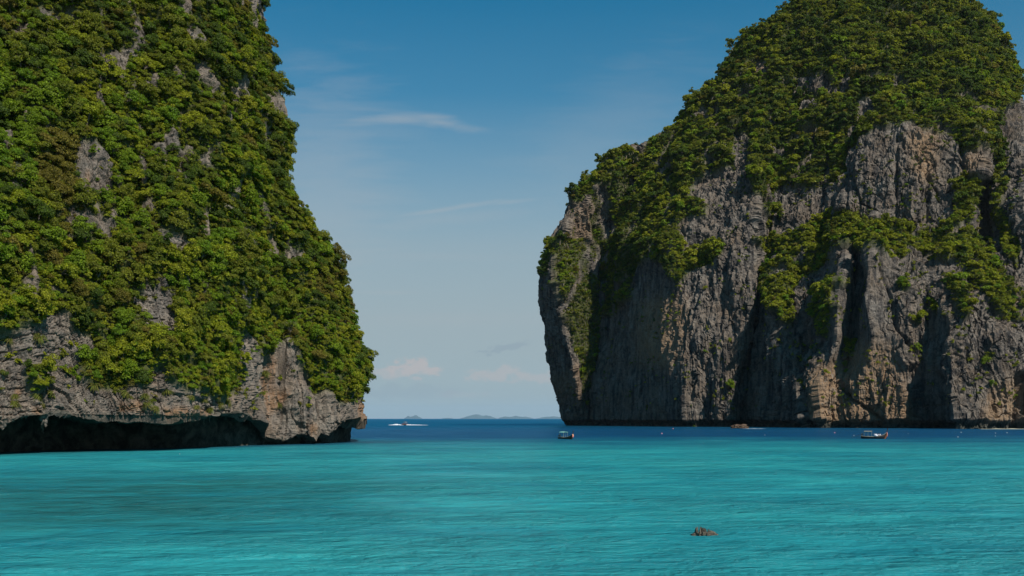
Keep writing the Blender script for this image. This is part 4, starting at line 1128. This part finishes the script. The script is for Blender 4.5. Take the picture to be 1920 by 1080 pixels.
def longtail(loc, yaw, label, hullm, canm, prowm, canopy, sc):
    e = empty("longtail_boat", loc, (0, 0, yaw), sc)
    tag(e, label, 'boat', 'long wooden boats anchored in the bay')
    xs = np.array([-4.6, -4.2, -3, -1.5, 0, 1.5, 2.8, 3.7, 4.3, 4.7])
    hw = np.array([0.50, 0.62, 0.85, 0.98, 1.0, 0.92, 0.70, 0.42, 0.18, 0.07])
    gz = np.array([0.80, 0.72, 0.62, 0.56, 0.56, 0.66, 0.86, 1.12, 1.42, 1.75])
    kz = np.array([-0.1, -0.25, -0.3, -0.32, -0.32, -0.30, -0.22, -0.02, 0.35, 0.9])
    ring = []
    for x, a, g, k in zip(xs, hw, gz, kz):
        ring.append([(x, -a, g), (x, -a * 0.92, g * 0.5), (x, -a * 0.55, k * 0.6), (x, 0, k), (x, a * 0.55, k * 0.6), (x, a * 0.92, g * 0.5), (x, a, g),
                     (x, a - 0.05, g), (x, a * 0.82, 0.25 + k * 0.2), (x, 0, 0.12 + max(k, 0)), (x, -a * 0.82, 0.25 + k * 0.2), (x, -a + 0.05, g)])
    R_ = np.array(ring)
    nr, ncc = R_.shape[:2]
    f_ = grid_faces(nr, ncc, True)
    fs = [f_]
    c0 = np.array([(0, 1, 2, 3), (0, 3, 4, 5), (0, 5, 6, 6)])
    caps = np.array([(0, 11, 1, 1), (1, 11, 10, 2), (2, 10, 9, 3), (3, 9, 8, 4), (4, 8, 7, 5), (5, 7, 6, 6)])
    fs.append(caps); fs.append(caps[:, ::-1] + (nr - 1) * ncc)
    # degenerate quads removed by using triangles twice is fine for the end caps
    V = R_.reshape(-1, 3)
    me = bpy.data.meshes.new("hull")
    me.from_pydata([tuple(p) for p in V], [], [tuple(dict.fromkeys(q)) for q in np.concatenate(fs).tolist()])
    for p in me.polygons: p.use_smooth = True
    link("hull", me, [hullm], e)
    for sgn in (-1, 1):
        mk("gunwale", [tube([(x, sgn * a, g + 0.02) for x, a, g in zip(xs, hw, gz)], 0.055, 5)], M_rail, e)
    mk("deck", [box_np((x, 0, 0.33), 0.44, 1.3, 0.05) for x in np.arange(-3.2, 2.4, 0.47)], M_deck, e)
    pr = mk("prow_post", [tube([(4.3, 0, 0.9), (4.75, 0, 1.7), (5.0, 0, 2.25), (5.12, 0, 2.75)], [0.2, 0.17, 0.14, 0.12], 7), box_np((5.13, 0, 2.83), 0.3, 0.22, 0.16)], prowm, e)
    mk("stem", [tube([(3.9, 0, -0.1), (4.45, 0, 0.55), (4.85, 0, 1.4)], [0.24, 0.24, 0.2], 7)], M_prowo, e)
    mk("ribbon", [tube([(4.78, 0.06 * i, 1.72 - 0.03 * i), (4.98, 0.05 * i + 0.02, 1.2), (5.0 - 0.02 * i, 0.09 * i, 0.62 + 0.12 * (i % 3))], [0.14, 0.15, 0.06], 6) for i in (-2, 0, 2)], M_pink, e)
    mk("ribbon", [tube([(4.80, 0.05 * i, 1.80), (4.99, 0.05 * i, 1.35), (5.05, 0.1 * i, 0.85)], [0.10, 0.10, 0.04], 6) for i in (-1, 1)], M_yel, e)
    for x in (-2.6, -1.2, 0.2, 1.6):
        mk("bench", [box_np((x, 0, 0.52), 0.32, 1.6, 0.06)], M_deck, e)
    x0, x1, zt = canopy
    for x in np.linspace(x0 + 0.1, x1 - 0.1, 3):
        for sgn in (-1, 1):
            mk("canopy_pole", [tube([(x, sgn * 0.78, 0.55), (x, sgn * 0.72, zt)], 0.032, 6)], M_rail, e)
    nn_ = 9
    arc = [(-0.92 + 1.84 * i / (nn_ - 1), 0.16 * (1 - (2 * i / (nn_ - 1) - 1) ** 2)) for i in range(nn_)]
    V = [(x, y, zt + z + dz) for dz in (0.0, 0.07) for x in (x0, x1) for (y, z) in arc]
    V = np.array(V)
    top = [(i, i + 1, nn_ + i + 1, nn_ + i) for i in range(nn_ - 1)]
    Fq = [(a + 2 * nn_, b + 2 * nn_, c + 2 * nn_, d + 2 * nn_) for a, b, c, d in top] + [(d, c, b, a) for a, b, c, d in top]
    for i in range(nn_ - 1):
        Fq += [(i, 2 * nn_ + i, 2 * nn_ + i + 1, i + 1), (nn_ + i + 1, 3 * nn_ + i + 1, 3 * nn_ + i, nn_ + i)]
    Fq += [(0, nn_, 3 * nn_, 2 * nn_), (nn_ - 1, 3 * nn_ - 1, 4 * nn_ - 1, 2 * nn_ - 1)]
    cn = link("canopy", mesh_np("canopy", V, np.array(Fq)), [canm], e)
    eng = mk("engine", [box_np((-4.2, 0, 1.15), 0.75, 0.5, 0.5), box_np((-4.0, 0, 1.48), 0.3, 0.3, 0.2), tube([(-4.3, 0, 0.7), (-4.2, 0, 1.0)], 0.08)], M_metal, e)
    mk("tail_shaft", [tube([(-4.5, 0, 1.1), (-6.2, 0.1, 0.72), (-8.0, 0.2, 0.35)], [0.05, 0.045, 0.04]), tube([(-3.9, 0, 1.3), (-2.9, -0.1, 1.55)], 0.03)], M_metal, eng)
    return e
b1 = on_sea(1060.5, 823.2)
boat1 = longtail(b1, math.radians(-90 + 27), 'long wooden boat with a mint green canopy, bow and dark prow post to the right', M_hullA, M_can, M_prow, (-3.0, 0.1, 2.25), 0.86)
for (x, y, z) in ((-2.9, 0.3, 2.62), (-1.6, 0.1, 2.62), (-0.5, -0.2, 2.62)):
    mk("canopy_rack", [tube([(x, y, 2.3), (x, y, z)], 0.06), box_np((x, y, z), 0.35, 0.2, 0.08)], M_white, boat1)
b2 = on_sea(1638, 822.6)
boat2 = longtail(b2, math.radians(-90 + 62), 'dark hulled long boat with a low cream canopy anchored below the orange rock', M_hullB, M_canc, M_prow, (-3.4, -0.6, 1.9), 0.82)
boat2.scale = (0.78, 0.82, 1.1)
mk("tarpaulin", [tube([(0.2, 0, 0.72), (1.0, 0, 0.78), (1.7, 0, 0.6)], [0.75, 0.72, 0.4], 8)], M_tarp, boat2)
def seated_person(parent_boat, off, label, shirtm):
    Mw = Matrix.LocRotScale(parent_boat.location, parent_boat.rotation_euler, parent_boat.scale)
    e = empty("person", Mw @ Vector(off), parent_boat.rotation_euler, parent_boat.scale[0] * 1.15)
    tag(e, label, 'person', 'people sitting on the dark long boat')
    # one continuous skinned figure, sitting with bent knees, hands on knees
    J = [(0, 0, 0.10), (-0.02, 0, 0.35), (0.02, 0, 0.58), (0.03, 0, 0.66), (0.04, 0, 0.78), (0.03, 0, 0.90)]
    E = [(0, 1), (1, 2), (2, 3), (3, 4), (4, 5)]
    Rr = [0.15, 0.14, 0.15, 0.06, 0.095, 0.07]
    for s_ in (-1, 1):
        o = len(J)
        J += [(0.02, s_ * 0.19, 0.57), (0.12, s_ * 0.24, 0.36), (0.33, s_ * 0.16, 0.30), (0.40, s_ * 0.14, 0.28)]
        E += [(2, o), (o, o + 1), (o + 1, o + 2), (o + 2, o + 3)]; Rr += [0.065, 0.05, 0.04, 0.045]
        o = len(J)
        J += [(0.05, s_ * 0.10, 0.08), (0.42, s_ * 0.14, 0.20), (0.40, s_ * 0.13, -0.22), (0.52, s_ * 0.13, -0.25)]
        E += [(0, o), (o, o + 1), (o + 1, o + 2), (o + 2, o + 3)]; Rr += [0.10, 0.075, 0.05, 0.045]
    me = bpy.data.meshes.new("body"); me.from_pydata(J, E, [])
    body = link("body", me, [M_skin], e)
    sm = body.modifiers.new("skin", 'SKIN'); body.modifiers.new("sub", 'SUBSURF').render_levels = 1
    for i, vtx in enumerate(me.skin_vertices[0].data):
        vtx.radius = (Rr[i], Rr[i]); vtx.use_root = (i == 0)
    mk("shirt", [tube([(0, 0, 0.02), (-0.02, 0, 0.3), (0.02, 0, 0.55), (0.03, 0, 0.66)], [0.19, 0.18, 0.21, 0.08], 10)] + [tube([(0.02, s_ * 0.17, 0.58), (0.1, s_ * 0.25, 0.40)], [0.10, 0.085], 8) for s_ in (-1, 1)], shirtm, e, True)
    mk("hair", [ball((0.015, 0, 0.86), 0.115, 0.95)], M_prow, e, True)
M_skin = plain("skin", (0.36, 0.21, 0.14), 0.6)
seated_person(boat2, (2.35, 0.15, 0.75), 'person in a white shirt sitting nearest the bow of the dark boat', M_cloth)
seated_person(boat2, (1.85, -0.2, 0.72), 'person in a white shirt behind the bow sitter on the dark boat', M_cloth)
def sack(off, label):
    Mw = Matrix.LocRotScale(boat2.location, boat2.rotation_euler, boat2.scale)
    v_, f_ = ball((0, 0, 0.3), 0.55, 0.7, 12, 8)
    v_ = v_ * (1 + 0.12 * noise3(v_[:, 0] * 2, v_[:, 1] * 2, v_[:, 2] * 2, 3)[:, None])
    o = link("white_bundle", mesh_np("white_bundle", v_, f_, True), [M_cloth])
    o.location = Mw @ Vector(off); o.rotation_euler = boat2.rotation_euler
    tag(o, label, 'bundle')
sack((0.9, -0.55, 0.62), 'white cloth bundle amidships on the dark long boat')

def speedboat():
    e = empty("speedboat", on_sea(759, 797.2), (0, 0, math.radians(-90 - 42)), 1.0)
    tag(e, 'small white speedboat throwing spray near the horizon', 'boat')
    xs = [-3.2, -1.5, 0.5, 2.2, 3.3, 3.9]; hw = [1.05, 1.15, 1.15, 0.85, 0.4, 0.06]; gz = [0.95, 1.0, 1.1, 1.3, 1.5, 1.6]; kz = [0.0, 0.0, 0.05, 0.25, 0.7, 1.3]
    V = []
    for x, a, g, k in zip(xs, hw, gz, kz):
        V += [(x, -a, g), (x, -a * 0.85, (g + k) / 2), (x, 0, k), (x, a * 0.85, (g + k) / 2), (x, a, g), (x, 0, g + 0.03)]
    mesh = mesh_np("hull", np.array(V), np.concatenate([grid_faces(6, 6, True), np.array([(0, 1, 2, 5), (5, 2, 3, 4)])]))
    link("hull", mesh, [plain("hull_brown", (0.22, 0.10, 0.08), 0.5)], e)
    mk("windscreen", [box_np((0.8, 0, 1.6), 0.08, 1.7, 0.8)], M_tarp, e)
    for sx in (-1.6, 0.6):
        for sy in (-0.9, 0.9):
            mk("roof_pole", [tube([(sx, sy, 1.0), (sx, sy, 2.75)], 0.06)], M_white, e)
    mk("roof", [box_np((-0.5, 0, 2.8), 3.0, 2.2, 0.2), box_np((-0.5, 0, 2.95), 2.4, 1.7, 0.12)], M_rail, e)
    mk("outboard_motor", [box_np((-3.5, 0.4, 1.1), 0.4, 0.4, 0.7), box_np((-3.5, -0.4, 1.1), 0.4, 0.4, 0.7)], M_metal, e)
    mk("seat", [box_np((-1.2, 0, 1.25), 0.6, 1.6, 0.5)], M_tarp, e)
    # foam: churned ridges of water thrown up on both sides
    r = np.random.default_rng(4)
    c = on_sea(759, 797.2)
    parts = []
    def foam_bank(x0, x1, y, h, n):
        for i in range(n):
            q = (i + r.random()) / n
            x = x0 + (x1 - x0) * q
            hh = h(q)
            v_, f_ = ball((x, y + r.normal() * 1.0, 0.0), 1.0, 1.0, 8, 6)
            v_ = (v_ - np.array([x, 0, 0])) * np.array([r.uniform(0.6, 1.6), 1.0, hh * r.uniform(0.7, 1.2)]) + np.array([x, 0, 0.02])
            parts.append((v_, f_))
    foam_bank(-2.0, -14.5, -1.0, lambda q: 0.25 + 0.9 * math.exp(-((q - 0.45) / 0.25) ** 2), 46)
    foam_bank(1.5, 21.0, 1.0, lambda q: 0.55 * (1 - q) + 0.1, 52)
    v_, f_ = join_parts(parts)
    o = link("wake_foam", mesh_np("wake_foam", v_, f_, True), [plain("foam", (0.62, 0.64, 0.66), 0.9, 0.1)])
    o.location = c
    tag(o, 'white spray and wake foam on both sides of the speedboat', 'foam', kind='stuff')
speedboat()

# buoys and floats
def buoy(px, py, rad, mat, label):
    rad *= 0.8 if mat is M_buoy else 0.6
    e = empty("buoy", on_sea(px, py))
    tag(e, label, 'buoy', 'floats on the water')
    mk("float", [ball((0, 0, rad * 0.4), rad, 0.9)], mat, e, True)
    mk("ring", [tube([(0, 0, rad * 1.15), (0, 0, rad * 1.5)], rad * 0.16)], M_metal, e)
for a in [(1241, 813.6, 0.38, M_buoy, 'pink buoy right of the mint canopied boat'), (1262, 804.4, 0.42, M_buoy, 'small pink buoy under the foot of the middle buttress'), (1565, 812, 0.34, M_buoy, 'pink buoy left of the dark long boat'), (1601, 817, 0.3, M_white, 'white float just behind the tail of the dark boat'),
          (1802, 811.4, 0.42, M_white, 'white buoy before the shadowed right wall, left and nearer the rock'), (1796, 820, 0.36, M_white, 'white buoy nearer than the others before the right wall'), (1866.5, 812.5, 0.36, M_white, 'white buoy left of the sand strip'), (1888, 812, 0.42, M_white, 'white buoy in front of the sand strip'), (1434, 816, 0.24, M_white, 'tiny white float in front of the brown shore rock'),
          (1866, 818, 0.26, M_white, 'small white float just below the buoy left of the sand strip'), (1703, 813.5, 0.22, M_white, 'tiny white float right of the dark long boat'), (337, 851.5, 0.12, M_white, 'tiny white float in front of the sea cave')]:
    buoy(*a)

# rocks
def lump(name, c, size, seed, mat, n=28, m=18, parent=None, rough=0.35):
    V = []
    for j in range(m):
        th = math.pi * j / (m - 1)
        for i in range(n):
            a = 2 * math.pi * i / n
            V.append((math.sin(th) * math.cos(a), math.sin(th) * math.sin(a), math.cos(th)))
    V = np.array(V)
    k = 1 + rough * fbm(V[:, 0] * 1.7, V[:, 1] * 1.7, V[:, 2] * 1.7, 4, seed) + 0.25 * rough * np.sign(noise3(V[:, 0] * 5, V[:, 1] * 5, V[:, 2] * 5, seed + 2))
    V = V * k[:, None] * np.array(size) + np.array(c)
    me = mesh_np(name, V, grid_faces(m, n, True), False)
    attr(me, 'veg', np.zeros(len(V))); attr(me, 'stain', np.full(len(V), 0.0))
    return link(name, me, [mat], parent)
M_sr = rock_mat("sea_rock_stone", (0.20, 0.175, 0.135), (0.035, 0.035, 0.033), (0.15, 0.125, 0.095), (0.3, 0.15, 0.05), 0.9, 0.12)
def sea_rock():
    e = empty("sea_rock", on_sea(1319, 1003.5))
    tag(e, 'jagged brown rock of upright slabs breaking the turquoise surface in the foreground', 'rock')
    lump("rock_base", (0.05, 0, 0.02), (0.62, 0.30, 0.16), 5, M_sr, parent=e)
    for i, (x, h, lean, wd, y) in enumerate([(-0.40, 0.36, 0.03, 0.10, 0.0), (-0.29, 0.40, -0.04, 0.09, 0.05), (-0.19, 0.385, 0.04, 0.09, -0.03), (-0.09, 0.40, -0.03, 0.09, 0.04), (0.02, 0.37, 0.03, 0.095, 0.0), (0.13, 0.33, -0.04, 0.095, 0.04), (0.24, 0.29, 0.06, 0.10, -0.02), (0.36, 0.24, 0.06, 0.11, 0.02), (0.48, 0.19, 0.06, 0.11, 0.0), (-0.33, 0.2, -0.05, 0.11, -0.2), (-0.08, 0.21, 0.06, 0.11, -0.2), (0.18, 0.16, 0.06, 0.12, -0.2)]):
        o = lump("slab", (0, 0, h * 0.42), (wd * 0.60, 0.17, h * 0.62), 20 + i, M_sr, 14, 10, e, 0.32)
        o.location = (x, y, 0); o.rotation_euler = (0.06 * math.sin(i * 3), lean * 1.5, 0.3 * math.sin(i * 5))
sea_rock()
shore = on_sea(1386, 803.2)
o = lump("shore_rock", (shore.x, shore.y, 0.4), (5.2, 3, 1.9), 61, plain("brown_rock", (0.085, 0.055, 0.038), 0.9, 0.1, var=0.5, scale=0.6))
tag(o, 'low brown rock at the waterline below the dark cleft', 'rock')
def flat_patch(name, px0, px1, py0, h, mat, seed):
    a = on_sea(px0, py0); b = on_sea(px1, py0)
    n = 40; V = []
    for i in range(n):
        q = i / (n - 1); p = a.lerp(b, q)
        wv = (0.3 + 0.7 * math.sin(math.pi * q)) * (1 + 0.3 * math.sin(q * 23 + seed))
        for j, (dy, z) in enumerate(((-2.0, -0.05), (-0.8, 0.6), (0.8, 1.0), (2.0, 0.8), (6, -0.1))):
            V.append((p.x, p.y + dy * wv, z * h * wv))
    return link(name, mesh_np(name, np.array(V), grid_faces(n, 5), True), [mat])
o = flat_patch("sand_strip", 1838, 1945, 804.6, 0.35, plain("sand", (0.30, 0.28, 0.20), 0.9, 0.1), 1)
tag(o, 'thin strip of pale sand at the foot of the right wall', kind='structure')
o = flat_patch("surf_line", 1392, 1436, 803.9, 0.12, plain("surf", (0.4, 0.44, 0.46), 0.9, 0.1), 2)
tag(o, 'thin line of white surf beside the brown shore rock', 'surf', kind='stuff')
